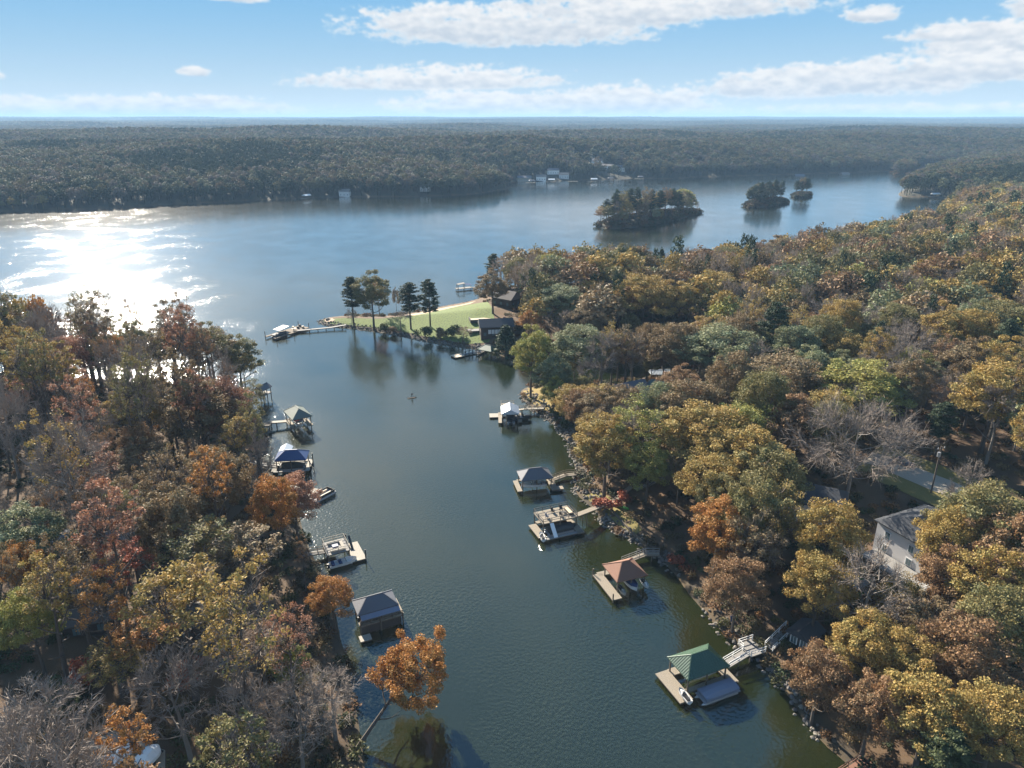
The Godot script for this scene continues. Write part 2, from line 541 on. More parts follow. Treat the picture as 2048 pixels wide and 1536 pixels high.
# ------------------------------------------------------------------ trees
func tube(ver: PackedVector3Array, pts: Array, r0: float, r1: float, sides := 5) -> void:
	var rings := []
	for i in pts.size():
		var d: Vector3 = (pts[mini(i + 1, pts.size() - 1)] - pts[maxi(i - 1, 0)]).normalized()
		var a := d.cross(Vector3(0.31, 0.2, 0.93)).normalized()
		var b := d.cross(a)
		var r := lerpf(r0, r1, i / float(pts.size() - 1))
		var ring := []
		for k in sides:
			var t := TAU * k / sides
			ring.append(pts[i] + (a * cos(t) + b * sin(t)) * r)
		rings.append(ring)
	for i in pts.size() - 1:
		for k in sides:
			var k2 := (k + 1) % sides
			ver.append_array(PackedVector3Array([rings[i][k], rings[i + 1][k], rings[i + 1][k2], rings[i][k], rings[i + 1][k2], rings[i][k2]]))

func ribbon(ver: PackedVector3Array, a: Vector3, b: Vector3, wide: float, rng: RandomNumberGenerator) -> void:
	var s := (b - a).cross(Vector3(rng.randf_range(-1, 1), rng.randf_range(-1, 1), rng.randf_range(-1, 1))).normalized() * wide
	ver.append_array(PackedVector3Array([a - s, a + s, b]))

func ball(rng: RandomNumberGenerator) -> Vector3:
	return Vector3(rng.randfn(), rng.randfn(), rng.randfn()).normalized()

func leaves(ver: PackedVector3Array, col: PackedColorArray, rng: RandomNumberGenerator, at: Vector3, r: float, count: int, size: float, tint: Color, flat := 0.75, up := 0.5, mix := 0.5) -> void:
	for i in count:
		var q := ball(rng) * r * pow(rng.randf(), 0.45)
		q.y *= flat
		var p := at + q
		var n := (ball(rng) + Vector3(0, up, 0) + q.normalized() * 0.4).normalized()
		var a := n.cross(ball(rng)).normalized()
		var b := n.cross(a)
		var s := size * rng.randf_range(0.45, 1.5)
		ver.append(p + a * s)
		ver.append(p - a * s * 0.5 + b * s * 0.8)
		ver.append(p - a * s * 0.5 - b * s * 0.8)
		var v := rng.randf_range(1.0 - mix, 1.0 + mix)
		var c := Color(tint.r * v * rng.randf_range(0.9, 1.12), tint.g * v, tint.b * v * rng.randf_range(0.8, 1.2))
		col.append(c)
		col.append(c)
		col.append(c)

# kind: "oak" full crown, "thin" half bare, "bare" twigs only
func broad_kit(kind: String, sd: int, h: float, r: float, clumps: int, per: int, size: float, low := 0.34) -> Dictionary:
	var rng := RandomNumberGenerator.new()
	rng.seed = sd
	var wood := PackedVector3Array()
	var twigs := PackedVector3Array()
	var ver := PackedVector3Array()
	var col := PackedColorArray()
	var lean := Vector3(rng.randf_range(-0.04, 0.04), 0, rng.randf_range(-0.04, 0.04)) * h
	var spine := []
	for i in 6:
		var t := i / 5.0
		spine.append(Vector3(0, -0.6, 0).lerp(Vector3(0, h * 0.72, 0), t) + lean * t * t + Vector3(rng.randf_range(-0.15, 0.15), 0, rng.randf_range(-0.15, 0.15)) * t)
	tube(wood, spine, h * 0.017 + 0.06, 0.07, 7)
	var mid := h * (low + 1.0) * 0.5
	var half := h * (1.0 - low) * 0.5
	var limbs := []
	for i in 9:
		var t := lerpf(0.38, 0.95, i / 8.0)
		var from: Vector3 = spine[0].lerp(spine[5], t)
		from += lean * t * t
		var ang := i * 2.4 + rng.randf_range(-0.4, 0.4)
		var reach := r * rng.randf_range(0.5, 0.72) * (1.0 - 0.45 * maxf(0.0, t - 0.6))
		var to := from + Vector3(cos(ang) * reach, reach * rng.randf_range(0.45, 0.95), sin(ang) * reach)
		to.y = minf(to.y, h * 0.88)
		var bend := from.lerp(to, 0.5) + Vector3(0, -0.08 * reach, 0)
		tube(wood, [from, bend, to], h * (0.0065 if kind != "bare" else 0.0048), h * (0.0028 if kind != "bare" else 0.002), 4)
		limbs.append([from, bend, to])
	var spread := FastNoiseLite.new()
	spread.seed = sd
	spread.frequency = 0.6
	for i in clumps:
		# golden spiral over the crown's outside, some inside
		var k := (i + 0.5) / clumps
		var y := 1.0 - 1.75 * k
		var ring := sqrt(maxf(0.0, 1.0 - y * y))
		var ang := i * 2.39996 + rng.randf_range(-0.35, 0.35)
		var d := Vector3(cos(ang) * ring, y, sin(ang) * ring)
		var far := rng.randf_range(0.68, 0.98) if rng.randf() < 0.8 else rng.randf_range(0.25, 0.65)
		far *= 1.0 + 0.55 * spread.get_noise_3dv(d * 1.5)
		var c := Vector3(d.x * r * far, mid + d.y * half * far * (1.0 if d.y > 0 else 0.9), d.z * r * far) + lean * 0.7
		var best: Array = limbs[0]
		var bd := 1e9
		for l: Array in limbs:
			var q: float = c.distance_to(l[2]) + 0.4 * maxf(0.0, l[2].y - c.y)
			if q < bd:
				bd = q
				best = l
		var start: Vector3 = best[1].lerp(best[2], rng.randf_range(0.2, 1.0))
		var tip := c
		tube(wood, [start, start.lerp(tip, 0.55) + Vector3(0, -0.12, 0), tip], h * 0.0026, h * 0.0010, 3)
		var cr := r * rng.randf_range(0.14, 0.27)
		if kind != "oak":
			var many := 24 if kind == "bare" else 12
			for j in many:
				var s := start.lerp(tip, rng.randf_range(0.35, 1.0))
				var dir := (ball(rng) + d * 0.9 + Vector3(0, 0.55, 0)).normalized()
				var e := s + dir * cr * rng.randf_range(0.7, 1.5)
				ribbon(twigs, s, e, 0.034, rng)
				for q in (2 if kind == "bare" else 1):
					var s2 := s.lerp(e, rng.randf_range(0.3, 0.8))
					ribbon(twigs, s2, s2 + (dir + ball(rng) * 0.8).normalized() * cr * rng.randf_range(0.4, 0.8), 0.026, rng)
		if kind == "bare":
			continue
		var warm := rng.randf_range(-1.0, 1.0)
		var b := rng.randf_range(0.85, 1.15)
		var tint := Color(b * (1.0 + 0.14 * warm), b * (1.0 - 0.05 * warm), b * (1.0 - 0.22 * warm))
		leaves(ver, col, rng, c, cr, int(per * rng.randf_range(0.6, 1.4)), size, tint)
	return {"trunk": surface(wood, PackedInt32Array()), "crown": surface(ver, PackedInt32Array(), col) if ver.size() else null, "twigs": surface(twigs, PackedInt32Array()) if twigs.size() else null, "h": h, "r": r}

func pine_kit(sd: int, h: float, r: float, low: float, per: int) -> Dictionary:
	var rng := RandomNumberGenerator.new()
	rng.seed = sd
	var wood := PackedVector3Array()
	var ver := PackedVector3Array()
	var col := PackedColorArray()
	tube(wood, [Vector3(0, -0.6, 0), Vector3(0.1, h * 0.4, 0.05), Vector3(0.05, h * 0.75, 0.15), Vector3(0, h * 0.97, 0)], h * 0.014 + 0.05, 0.05, 7)
	var levels := 13
	for i in levels:
		var t := i / float(levels - 1)
		var y := lerpf(h * low, h * 0.97, t)
		var reach := r * (0.55 + 0.6 * t if t < 0.35 else 1.12 * pow(1.0 - t, 0.55)) + 0.5
		var n := 5 if t < 0.85 else 3
		for k in n:
			if rng.randf() < 0.16 and t < 0.8:
				continue
			var ang := TAU * k / n + i * 1.3 + rng.randf_range(-0.4, 0.4)
			var len := reach * rng.randf_range(0.6, 1.08)
			var from := Vector3(0, y - len * 0.12, 0)
			var to := Vector3(cos(ang) * len, y + len * rng.randf_range(-0.05, 0.22), sin(ang) * len)
			tube(wood, [from, from.lerp(to, 0.6) + Vector3(0, -0.1, 0), to], 0.07, 0.03, 3)
			for j in 3:
				var c := from.lerp(to, 0.5 + 0.25 * j) + Vector3(rng.randf_range(-0.4, 0.4), 0.15, rng.randf_range(-0.4, 0.4))
				var b := rng.randf_range(0.75, 1.25)
				leaves(ver, col, rng, c, rng.randf_range(0.75, 1.15), per, 0.17, Color(b, b, b), 0.42, 0.9)
	return {"trunk": surface(wood, PackedInt32Array()), "crown": surface(ver, PackedInt32Array(), col), "twigs": null, "h": h, "r": r}

func cone_kit(sd: int, h: float, r: float) -> Dictionary:
	var rng := RandomNumberGenerator.new()
	rng.seed = sd
	var wood := PackedVector3Array()
	var ver := PackedVector3Array()
	var col := PackedColorArray()
	tube(wood, [Vector3(0, -0.5, 0), Vector3(0, h * 0.5, 0), Vector3(0, h * 0.95, 0)], 0.2, 0.04, 6)
	for i in 90:
		var t := pow((i + 0.5) / 90.0, 0.8)
		var ang := i * 2.39996
		var far := r * pow(1.0 - t, 0.7) * rng.randf_range(0.65, 1.0)
		var b := rng.randf_range(0.7, 1.3)
		leaves(ver, col, rng, Vector3(cos(ang) * far, h * lerpf(0.08, 0.98, t), sin(ang) * far), rng.randf_range(0.5, 0.9), 36, 0.24, Color(b, b, b), 1.1, 0.3)
	return {"trunk": surface(wood, PackedInt32Array()), "crown": surface(ver, PackedInt32Array(), col), "twigs": null, "h": h, "r": r}

func bush_kit(sd: int) -> Dictionary:
	var rng := RandomNumberGenerator.new()
	rng.seed = sd
	var wood := PackedVector3Array()
	var ver := PackedVector3Array()
	var col := PackedColorArray()
	for i in 7:
		var c := Vector3(rng.randf_range(-1, 1), rng.randf_range(0.8, 1.9), rng.randf_range(-1, 1))
		tube(wood, [Vector3(c.x * 0.1, -0.3, c.z * 0.1), Vector3(c.x * 0.5, c.y * 0.5, c.z * 0.5), c], 0.05, 0.02, 3)
		var b := rng.randf_range(0.8, 1.2)
		leaves(ver, col, rng, c, 0.8, 130, 0.16, Color(b, b, b), 0.85, 0.4)
	return {"trunk": surface(wood, PackedInt32Array()), "crown": surface(ver, PackedInt32Array(), col), "twigs": null, "h": 2.6, "r": 1.7}

# a small tree seen from far away, leaf sprays and a few limbs in one mesh
func far_kit(sd: int, kind: String, clumps: int, per: int, size: float) -> ArrayMesh:
	var rng := RandomNumberGenerator.new()
	rng.seed = sd
	var ver := PackedVector3Array()
	var col := PackedColorArray()
	tube(ver, [Vector3(0, -1.0, 0), Vector3(0, 11.0, 0)], 0.35, 0.15, 4)
	for i in ver.size():
		col.append(Color(0.5, 0.5, 0.55))
	for i in clumps:
		var k := (i + 0.5) / clumps
		var y := 1.0 - 1.6 * k
		var ring := sqrt(maxf(0.0, 1.0 - y * y))
		var ang := i * 2.39996 + rng.randf_range(-0.4, 0.4)
		var far := rng.randf_range(0.62, 1.0)
		var c := Vector3(cos(ang) * ring * 5.2 * far, 11.5 + y * 6.2 * far, sin(ang) * ring * 5.2 * far)
		if kind == "pine":
			c = Vector3(cos(ang) * 2.9 * (1.15 - 0.8 * (1.0 - k)), lerpf(7.5, 18.5, 1.0 - k), sin(ang) * 2.9 * (1.15 - 0.8 * (1.0 - k)))
		var b := rng.randf_range(0.78, 1.22)
		var warm := rng.randf_range(-0.1, 0.1)
		if kind == "bare":
			for j in per:
				var s := Vector3(c.x * 0.25, c.y - 2.5, c.z * 0.25).lerp(c, rng.randf_range(0.2, 1.0))
				var v := ver.size()
				ribbon(ver, s, s + (ball(rng) + Vector3(0, 0.9, 0) + c.normalized() * 0.3).normalized() * rng.randf_range(1.2, 2.6), 0.05, rng)
				for q in ver.size() - v:
					col.append(Color(b, b, b))
		else:
			leaves(ver, col, rng, c, 1.9 if kind == "leafy" else 1.3, per, size, Color(b * (1.0 + warm), b, b * (1.0 - warm)), 0.75 if kind == "leafy" else 0.5, 0.5, 0.28)
	return surface(ver, PackedInt32Array(), col)

func tree_kits() -> void:
	kits.oak = [broad_kit("oak", 1, 20.0, 6.2, 84, 270, 0.165), broad_kit("oak", 2, 20.0, 5.6, 78, 270, 0.165, 0.30), broad_kit("oak", 3, 20.0, 6.6, 90, 260, 0.165, 0.38)]
	kits.thin = [broad_kit("thin", 4, 20.0, 5.0, 52, 100, 0.155, 0.42), broad_kit("thin", 5, 20.0, 4.6, 48, 130, 0.155, 0.50)]
	kits.tall = [broad_kit("thin", 14, 24.0, 4.2, 44, 75, 0.16, 0.50), broad_kit("thin", 15, 24.0, 3.8, 40, 95, 0.16, 0.56), broad_kit("thin", 16, 24.0, 4.6, 46, 55, 0.16, 0.46)]
	kits.bare = [broad_kit("bare", 6, 20.0, 5.6, 54, 0, 0.2, 0.34), broad_kit("bare", 7, 20.0, 5.0, 50, 0, 0.2, 0.40), broad_kit("bare", 17, 20.0, 11.0, 105, 0, 0.2, 0.28)]
	kits.pine = [pine_kit(8, 20.0, 3.9, 0.42, 110), pine_kit(9, 20.0, 4.4, 0.34, 110)]
	kits.cedar = [cone_kit(10, 9.0, 2.4)]
	kits.bush = [bush_kit(12), bush_kit(13)]
	var c := {"gold": [0.37, 0.265, 0.085], "olive": [0.22, 0.195, 0.08], "yellowgreen": [0.30, 0.285, 0.08], "palegreen": [0.235, 0.25, 0.135], "russet": [0.27, 0.165, 0.085], "orange": [0.43, 0.215, 0.065], "red": [0.33, 0.10, 0.055], "brown": [0.24, 0.175, 0.095], "pink": [0.38, 0.20, 0.125], "pine": [0.05, 0.075, 0.036], "green": [0.095, 0.115, 0.05]}
	for k: String in c:
		M["leaf_" + k] = leaf_mat(lin(c[k][0], c[k][1], c[k][2]), 0.45 if k == "pine" else 0.68)
	M.mass = leaf_mat(Color.WHITE, 0.6)

func tree(kind: String, colour: String, variant: int, x: float, z: float, h: float, wide: float, turn: float, label: String, group: String, lean := 0.0) -> Node3D:
	var kit: Dictionary = kits[kind][variant % kits[kind].size() if kind != "bare" else (2 if wide > 10.0 else variant % 2)]
	var called: String = {"oak": "oak_tree", "thin": "maple_tree", "tall": "tall_maple_tree", "bare": "bare_tree", "pine": "pine_tree", "cedar": "cedar_tree", "bush": "shrub"}[kind]
	var o := thing(called, label, "shrub" if kind == "bush" else "tree", on_land(x, z), turn, group)
	var s := Vector3(wide / kit.r, h / kit.h, wide / kit.r)
	if lean != 0.0:
		o.rotation.z = deg_to_rad(lean)
	var bark: Material = M.greybark if kind == "bare" else M.bark
	part("trunk", kit.trunk, bark, o).scale = s
	if kit.twigs:
		part("branches", kit.twigs, M.twig, o).scale = s
	if kit.crown:
		part("crown", kit.crown, M["leaf_" + colour], o).scale = s
	return o

func ordinal(i: int) -> String:
	var w := ["closest", "second closest", "third closest", "fourth closest", "fifth closest", "sixth closest", "seventh closest", "eighth closest", "ninth closest", "tenth closest", "eleventh closest", "twelfth closest", "thirteenth closest", "fourteenth closest", "fifteenth closest", "sixteenth closest", "seventeenth closest", "eighteenth closest"]
	return w[i] if i < w.size() else ""

func free_spot(x: float, z: float, r: float) -> bool:
	for b: Array in blocked:
		var dx: float = x - b[0]
		var dz: float = z - b[1]
		var rr: float = b[2] + r
		if dx * dx + dz * dz < rr * rr:
			return false
	return true

func trees() -> void:
	# the trees that stand out, one by one: kind, colour, variant, x, z, height, crown radius, turn, label
	var known := [
		["oak", "yellowgreen", 1, 6.0, -212.6, 23, 6.6, 0, "tall yellow green oak at the tip of the small point, trunk visible", 0.0],
		["oak", "palegreen", 0, 22.5, -216.8, 21, 10.5, 67, "broad pale silvery green oak crowning the small point", 0.0],
		["oak", "russet", 2, 35.0, -222.0, 18, 5.5, 134, "red brown oak on the inlet side of the small point", 0.0],
		["oak", "palegreen", 1, 13.4, -204.4, 16, 6, 201, "pale green oak just right of the tall yellow green oak", 0.0],
		["oak", "gold", 0, 17.9, -184.7, 14, 6.5, 268, "golden oak above the metal roofed dock's gangway", 0.0],
		["oak", "gold", 2, 25.6, -184.7, 13, 6.5, 335, "golden oak between the point and the slate roofed cove house", 0.0],
		["oak", "yellowgreen", 1, 12.5, -197.7, 12, 4.5, 42, "small yellow green oak behind the yellow grass of the point", 0.0],
		["oak", "gold", 1, 21.6, -147.2, 20, 7.3, 109, "large golden oak above the pale shore stones", 0.0],
		["oak", "yellowgreen", 0, 30.5, -142.3, 15, 5.6, 176, "yellow green oak right of the large golden shore oak", 0.0],
		["oak", "brown", 1, -8.3, -299.2, 18, 7.5, 243, "brown oak with visible trunk right behind the beach", 0.0],
		["pine", "pine", 0, -9.6, -368.9, 19, 4.5, 310, "dark pine at the left end of the woods behind the beach", 0.0],
		["oak", "olive", 0, 3.4, -340.7, 18, 8, 17, "olive oak behind the dark gabled house", 0.0],
		["oak", "yellowgreen", 2, 16.9, -337.3, 19, 8.5, 84, "yellow green oak on the lake shore left of the russet one", 0.0],
		["oak", "russet", 0, 40.9, -378.7, 19, 9, 151, "wide russet oak on the lake shore left of the grey roofed house", 0.0],
		["oak", "olive", 1, 52.5, -339.3, 20, 8, 218, "dark olive oak against the water left of the grey roofed house", 0.0],
		["oak", "palegreen", 2, 19.8, -281.0, 18, 11, 285, "wide pale green oak between the lawn house and the woods", 0.0],
		["oak", "orange", 0, 7.1, -270.4, 11, 5, 352, "small orange oak right of the glazed porch", 0.0],
		["cedar", "pine", 0, -2.4, -256.4, 12, 5, 59, "dark cedar over the pale green boathouse", 0.0],
		["cedar", "green", 0, 39.8, -308.2, 14, 5, 126, "green cedar among the shore woods", 0.0],
		["oak", "brown", 1, 28.9, -263.3, 18, 8, 193, "brown oak behind the crown of the small point", 0.0],
		["oak", "gold", 0, 52.5, -277.2, 24, 12, 260, "huge golden oak below the grey roofed lake house", 0.0],
		["oak", "gold", 1, 65.6, -279.8, 20, 9, 327, "golden oak right of the huge golden one", 0.0],
		["pine", "pine", 1, 105.5, -382.8, 19, 6, 34, "dark spreading pine right of the grey roofed lake house", 0.0],
		["cedar", "pine", 0, 79.9, -379.6, 19, 3.6, 101, "narrow dark cedar behind the grey roof", 0.0],
		["thin", "pink", 0, 87.0, -377.9, 18, 6, 168, "pinkish half bare tree right of the grey roof", 0.0],
		["oak", "olive", 2, 109.1, -361.6, 20, 10, 235, "large olive oak on the shore slope", 0.0],
		["oak", "gold", 2, 86.0, -295.3, 19, 10, 302, "golden oak below the large olive one", 0.0],
		["oak", "brown", 1, 144.2, -389.3, 20, 10, 9, "broad brown oak where the shore bends right", 0.0],
		["bare", "brown", 1, 171.4, -427.3, 20, 6, 76, "pale leafless tree against the lake", 0.0],
		["pine", "pine", 0, 197.5, -456.8, 17, 5, 143, "lone dark pine against the lake right of the leafless tree", 0.0],
		["oak", "orange", 0, 189.7, -413.1, 16, 8, 210, "orange topped oak near the far bank's edge", 0.0],
		["thin", "pink", 1, 335.3, -579.4, 17, 7, 277, "pinkish maple at the water near the far right dock", 0.0],
		["oak", "palegreen", 0, 63.0, -205.2, 20, 12.5, 344, "very large round pale green oak beside the inlet", 0.0],
		["cedar", "green", 0, 51.0, -175.5, 13, 4, 51, "rounded green cedar right of the russet oak", 0.0],
		["oak", "russet", 0, 42.6, -173.3, 15, 7, 118, "russet oak in front of the green roofed cottage", 0.0],
		["oak", "russet", 1, 48.0, -189.3, 13, 6, 185, "red brown oak behind the russet one at the inlet", 0.0],
		["oak", "gold", 0, 44.8, -146.7, 20, 10.5, 252, "broad golden oak below the rounded green cedar", 0.0],
		["oak", "gold", 1, 39.4, -151.0, 17, 7.5, 319, "golden oak left of the broad golden one", 0.0],
		["oak", "yellowgreen", 2, 52.8, -150.6, 18, 8, 26, "yellow green oak right of the broad golden one", 0.0],
		["oak", "brown", 2, 69.5, -170.7, 20, 12, 93, "broad brown gold oak in the middle of the right woods", 0.0],
		["oak", "yellowgreen", 0, 87.8, -167.3, 18, 12, 160, "broad light green oak right of the brown gold one", 0.0],
		["cedar", "green", 0, 104.8, -213.6, 14, 7, 227, "round dark green cedar among grey trees", 0.0],
		["bare", "brown", 0, 71.8, -134.3, 23, 13, 294, "huge spreading leafless grey tree beside the road", 0.0],
		["oak", "russet", 1, 64.6, -150.7, 18, 7.5, 1, "russet oak left of the huge leafless tree", 0.0],
		["oak", "gold", 1, 49.8, -133.4, 20, 8.5, 68, "golden oak left above the skylight house", 0.0],
		["oak", "gold", 2, 41.3, -130.0, 18, 7.5, 135, "golden oak above the party deck bank", 0.0],
		["oak", "olive", 0, 51.9, -126.0, 20, 7, 202, "olive oak just above the skylight house", 0.0],
		["oak", "gold", 0, 55.0, -106.1, 20, 6, 269, "tall golden oak left of the grey house", 0.0],
		["oak", "gold", 2, 50.3, -97.3, 17, 5.4, 336, "golden oak over the garden stairs", 0.0],
		["oak", "orange", 1, 38.3, -113.9, 18, 5.5, 43, "bright orange oak above the rust oak by the water", 0.0],
		["oak", "russet", 0, 38.6, -101.6, 15, 5.3, 110, "dense rust coloured oak leaning over the brown roofed dock's water", 0.0],
		["thin", "brown", 0, 44.0, -108.1, 18, 5, 177, "thin brown maple between the orange oak and the tall golden oak", 0.0],
		["oak", "gold", 2, 73.3, -102.1, 19, 5.4, 244, "golden brown oak partly hiding the grey house", 0.0],
		["oak", "olive", 0, 80.4, -104.9, 20, 8, 311, "olive gold oak at the end of the road", 0.0],
		["oak", "russet", 1, 78.3, -95.5, 20, 7, 18, "russet oak at the right edge above the olive one", 0.0],
		["oak", "gold", 1, 73.4, -90.7, 18, 6, 85, "golden oak right of the grey house deck", 0.0],
		["thin", "brown", 1, 62.2, -87.4, 14, 5, 152, "half bare maple with a pale trunk below the grey house", 0.0],
		["oak", "olive", 2, 70.2, -83.6, 18, 6, 219, "dark olive oak at the right edge", 0.0],
		["oak", "russet", 2, 44.6, -81.6, 14, 4.5, 286, "rust oak between the small shed and the bottom dock", 0.0],
		["oak", "gold", 1, 51.9, -85.5, 15, 5, 353, "golden oak right of the small dark shed", 0.0],
		["oak", "gold", 0, 56.0, -80.8, 15, 5, 60, "golden oak below the half bare maple", 0.0],
		["oak", "russet", 0, 62.9, -79.7, 17, 6, 127, "russet oak at the right, below the dark olive one", 0.0],
		["oak", "gold", 2, 61.0, -68.6, 16, 5.5, 194, "golden oak near the bottom right corner", 0.0],
		["oak", "gold", 1, 54.7, -72.2, 16, 5.5, 261, "golden oak in the bottom right woods", 0.0],
		["oak", "russet", 1, 49.0, -75.1, 14, 4.6, 328, "russet oak above the bottom timber dock", 0.0],
		["pine", "green", 1, 54.0, -66.7, 13, 4, 35, "green pine at the bottom of the right woods", 0.0],
		["oak", "gold", 0, 168.2, -287.8, 17, 8, 102, "golden oak in the upper right woods, left of its twin", 0.0],
		["oak", "gold", 1, 169.0, -252.4, 17, 8.5, 169, "golden oak near the right edge of the upper woods", 0.0],
		["oak", "olive", 2, 156.4, -221.7, 19, 11, 236, "broad olive oak at the right edge of the upper woods", 0.0],
		["bare", "brown", 1, 113.6, -248.8, 18, 8, 303, "left of two rounded grey leafless trees in the upper woods", 0.0],
		["bare", "brown", 0, 119.3, -235.3, 18, 8, 10, "right of two rounded grey leafless trees in the upper woods", 0.0],
		["bare", "brown", 1, 175.6, -281.5, 18, 8, 77, "grey leafless tree between golden oaks in the upper right", 0.0],
		["bush", "red", 0, 21.8, -142.8, 3.6, 3.2, 144, "bright red shrub at the foot of the pale stairs", 0.0],
		["bush", "red", 1, 25.0, -143.8, 3.2, 2.6, 211, "red shrub beside the pale stairs", 0.0],
		["bush", "red", 1, 33.0, -120.4, 3.0, 2.6, 278, "dark red shrub beside the brown roofed dock's gangway", 0.0],
		["bush", "green", 0, 12.9, -196.6, 3.0, 2.8, 345, "green shrub at the bank end of the sunlit gangway", 0.0],
		["bush", "green", 1, 16.2, -190.7, 2.6, 2.4, 52, "green shrub above the shaded stones", 0.0],
		["oak", "olive", 1, -58.8, -292.3, 24, 8, 119, "large olive oak standing alone on the lawn point", 0.0],
		["pine", "pine", 0, -68.3, -296.6, 22, 4.8, 186, "dark pine behind the large olive oak of the lawn", 0.0],
		["pine", "pine", 0, -42.6, -288.9, 20, 5, 253, "left of the two lone pines on the lawn", 0.0],
		["pine", "pine", 1, -34.4, -289.1, 20.5, 5, 320, "right of the two lone pines on the lawn", 0.0],
		["bare", "brown", 1, -46.7, -287.8, 10, 4, 27, "small leafless tree on the lawn's shore", 0.0],
		["bare", "brown", 0, -69.1, -296.3, 9, 3, 94, "slim leafless tree at the tip of the lawn", 0.0],
		["bush", "green", 1, -36.1, -280.7, 4.6, 4.0, 161, "low dark evergreen shrub on the lawn's cove shore", 0.0],
		["bush", "green", 0, -24.2, -278.9, 5.0, 4.2, 228, "wind bent evergreen shrub beside the lawn's cove shore", 0.0],
		["bush", "brown", 0, -30.2, -277.6, 4.5, 3.6, 295, "brown shrub between the two evergreen shrubs", 0.0],
		["thin", "brown", 0, -19.6, -270.9, 7, 3.6, 2, "small brown maple on the lower lawn", 0.0],
		["bush", "green", 1, -53.7, -290.4, 3.6, 3.4, 69, "dark shrub under the large olive oak", 0.0],
		["bush", "brown", 0, -49.1, -287.7, 3.2, 3.0, 136, "brown shrub by the small leafless tree", 0.0],
		["tall", "russet", 0, -178.7, -237.0, 25, 6.5, 203, "tall russet maple against the glare at the left edge", 0.0],
		["tall", "brown", 1, -165.3, -234.6, 26, 6.5, 270, "tall brown maple against the glare", 0.0],
		["oak", "olive", 0, -149.9, -211.2, 20, 6, 337, "dark olive oak below the tall maples at the left edge", 0.0],
		["tall", "russet", 1, -146.4, -230.1, 24, 6.5, 44, "tall russet maple left of the arching tree", 0.0],
		["tall", "olive", 0, -137.4, -228.6, 24, 6, 111, "thin arching olive tree against the bright glare", 0.0],
		["oak", "olive", 1, -117.7, -211.5, 21, 6.5, 178, "olive oak against the glare of the lake", 0.0],
		["oak", "gold", 2, -112.4, -225.5, 21, 8, 245, "golden olive oak at the middle of the left point", 0.0],
		["oak", "brown", 0, -96.8, -217.1, 21, 8, 312, "brown oak near the tip of the left point", 0.0],
		["oak", "olive", 1, -88.8, -218.5, 19, 6.5, 19, "olive oak at the tip of the left point", 0.0],
		["thin", "olive", 0, -76.9, -193.5, 13, 4.6, 86, "thin olive maple beside the far left boathouse", 0.0],
		["thin", "gold", 1, -85.5, -213.2, 15, 3.6, 153, "slim golden maple at the very tip of the left point", 0.0],
		["thin", "pink", 0, -118.4, -174.8, 20, 7, 220, "pinkish maple in shade below the tall maples", 0.0],
		["oak", "gold", 1, -100.1, -167.4, 13, 5, 287, "golden oak with rounded crown on the left point", 0.0],
		["oak", "gold", 0, -90.5, -171.0, 15, 5, 354, "golden oak right of the rounded golden one", 0.0],
		["thin", "russet", 0, -84.4, -177.2, 16, 6.5, 61, "dark russet maple right of the golden oaks", 0.0],
		["thin", "pink", 0, -86.3, -130.2, 17, 6, 128, "pink orange maple lit by the sun on the left bank", 0.0],
		["thin", "brown", 1, -78.7, -134.9, 16, 6, 195, "brown maple right of the pink orange one", 0.0],
		["oak", "brown", 2, -65.6, -125.8, 13, 6.5, 262, "rounded brown oak above the drive", 0.0],
		["bare", "brown", 0, -65.0, -139.2, 15, 5.5, 329, "leafless tree above the blue roofed dock's gangway", 0.0],
		["oak", "orange", 0, -46.9, -122.3, 18, 4.9, 36, "tall orange oak at the water in front of the blue roof", 0.0],
		["oak", "palegreen", 1, -82.3, -103.6, 16, 6.5, 103, "pale green oak at the left edge of the picture", 0.0],
		["oak", "orange", 2, -78.4, -96.7, 14, 3.6, 170, "orange topped tree at the left edge below the pale green oak", 0.0],
		["oak", "yellowgreen", 2, -69.1, -83.6, 15, 4.6, 237, "bright yellow green tree with a slanting trunk at the left", 0.0],
		["tall", "red", 0, -61.7, -96.2, 18, 4.5, 304, "slim red maple right of the drive", 0.0],
		["thin", "orange", 1, -54.4, -85.0, 12, 5, 11, "orange maple in front of the broad grey roof", 0.0],
		["thin", "gold", 0, -56.7, -81.0, 9, 4.5, 78, "low golden maple left of the broad grey roof", 0.0],
		["tall", "olive", 0, -50.7, -98.0, 20, 6, 145, "thin olive maple in the middle of the left bank", 0.0],
		["tall", "brown", 1, -45.0, -102.0, 19, 6, 212, "thin brown maple right of the olive one", 0.0],
		["oak", "orange", 0, -31.2, -102.0, 11, 3.8, 279, "orange oak at the water left of the dark boathouse roof", 0.0],
		["oak", "orange", 1, -22.3, -77.0, 18.8, 5.3, 44, "bright orange oak leaning far out over the water", -52.0],
		["oak", "yellowgreen", 1, -34.4, -85.8, 9, 3.0, 53, "small yellow green tree near the bottom of the left bank", 0.0],
		["thin", "russet", 1, -36.9, -83.8, 14, 4.5, 120, "russet maple left of the small yellow green tree", 0.0],
		["bare", "brown", 1, -37.7, -77.9, 21, 5.5, 187, "leafless tree with dark trunk in the middle of the left bank", 0.0],
		["bare", "brown", 0, -42.7, -71.1, 20, 5.5, 254, "leafless tree with forked trunk near the bottom left", 0.0],
		["bare", "brown", 1, -55.7, -65.6, 18, 6, 321, "leafless tree with pale twigs in the bottom left corner", 0.0],
		["bare", "brown", 0, -27.6, -70.1, 19, 5, 28, "leafless tree at the bottom of the left shore", 0.0],
		["bare", "brown", 1, -25.4, -77.9, 13, 4.5, 95, "low leafless tree overhanging the water by the dark boathouse", 0.0],
		["bare", "brown", 0, -31.8, -66.4, 21, 5, 162, "tall leafless tree among the trunks at the bottom", 0.0],
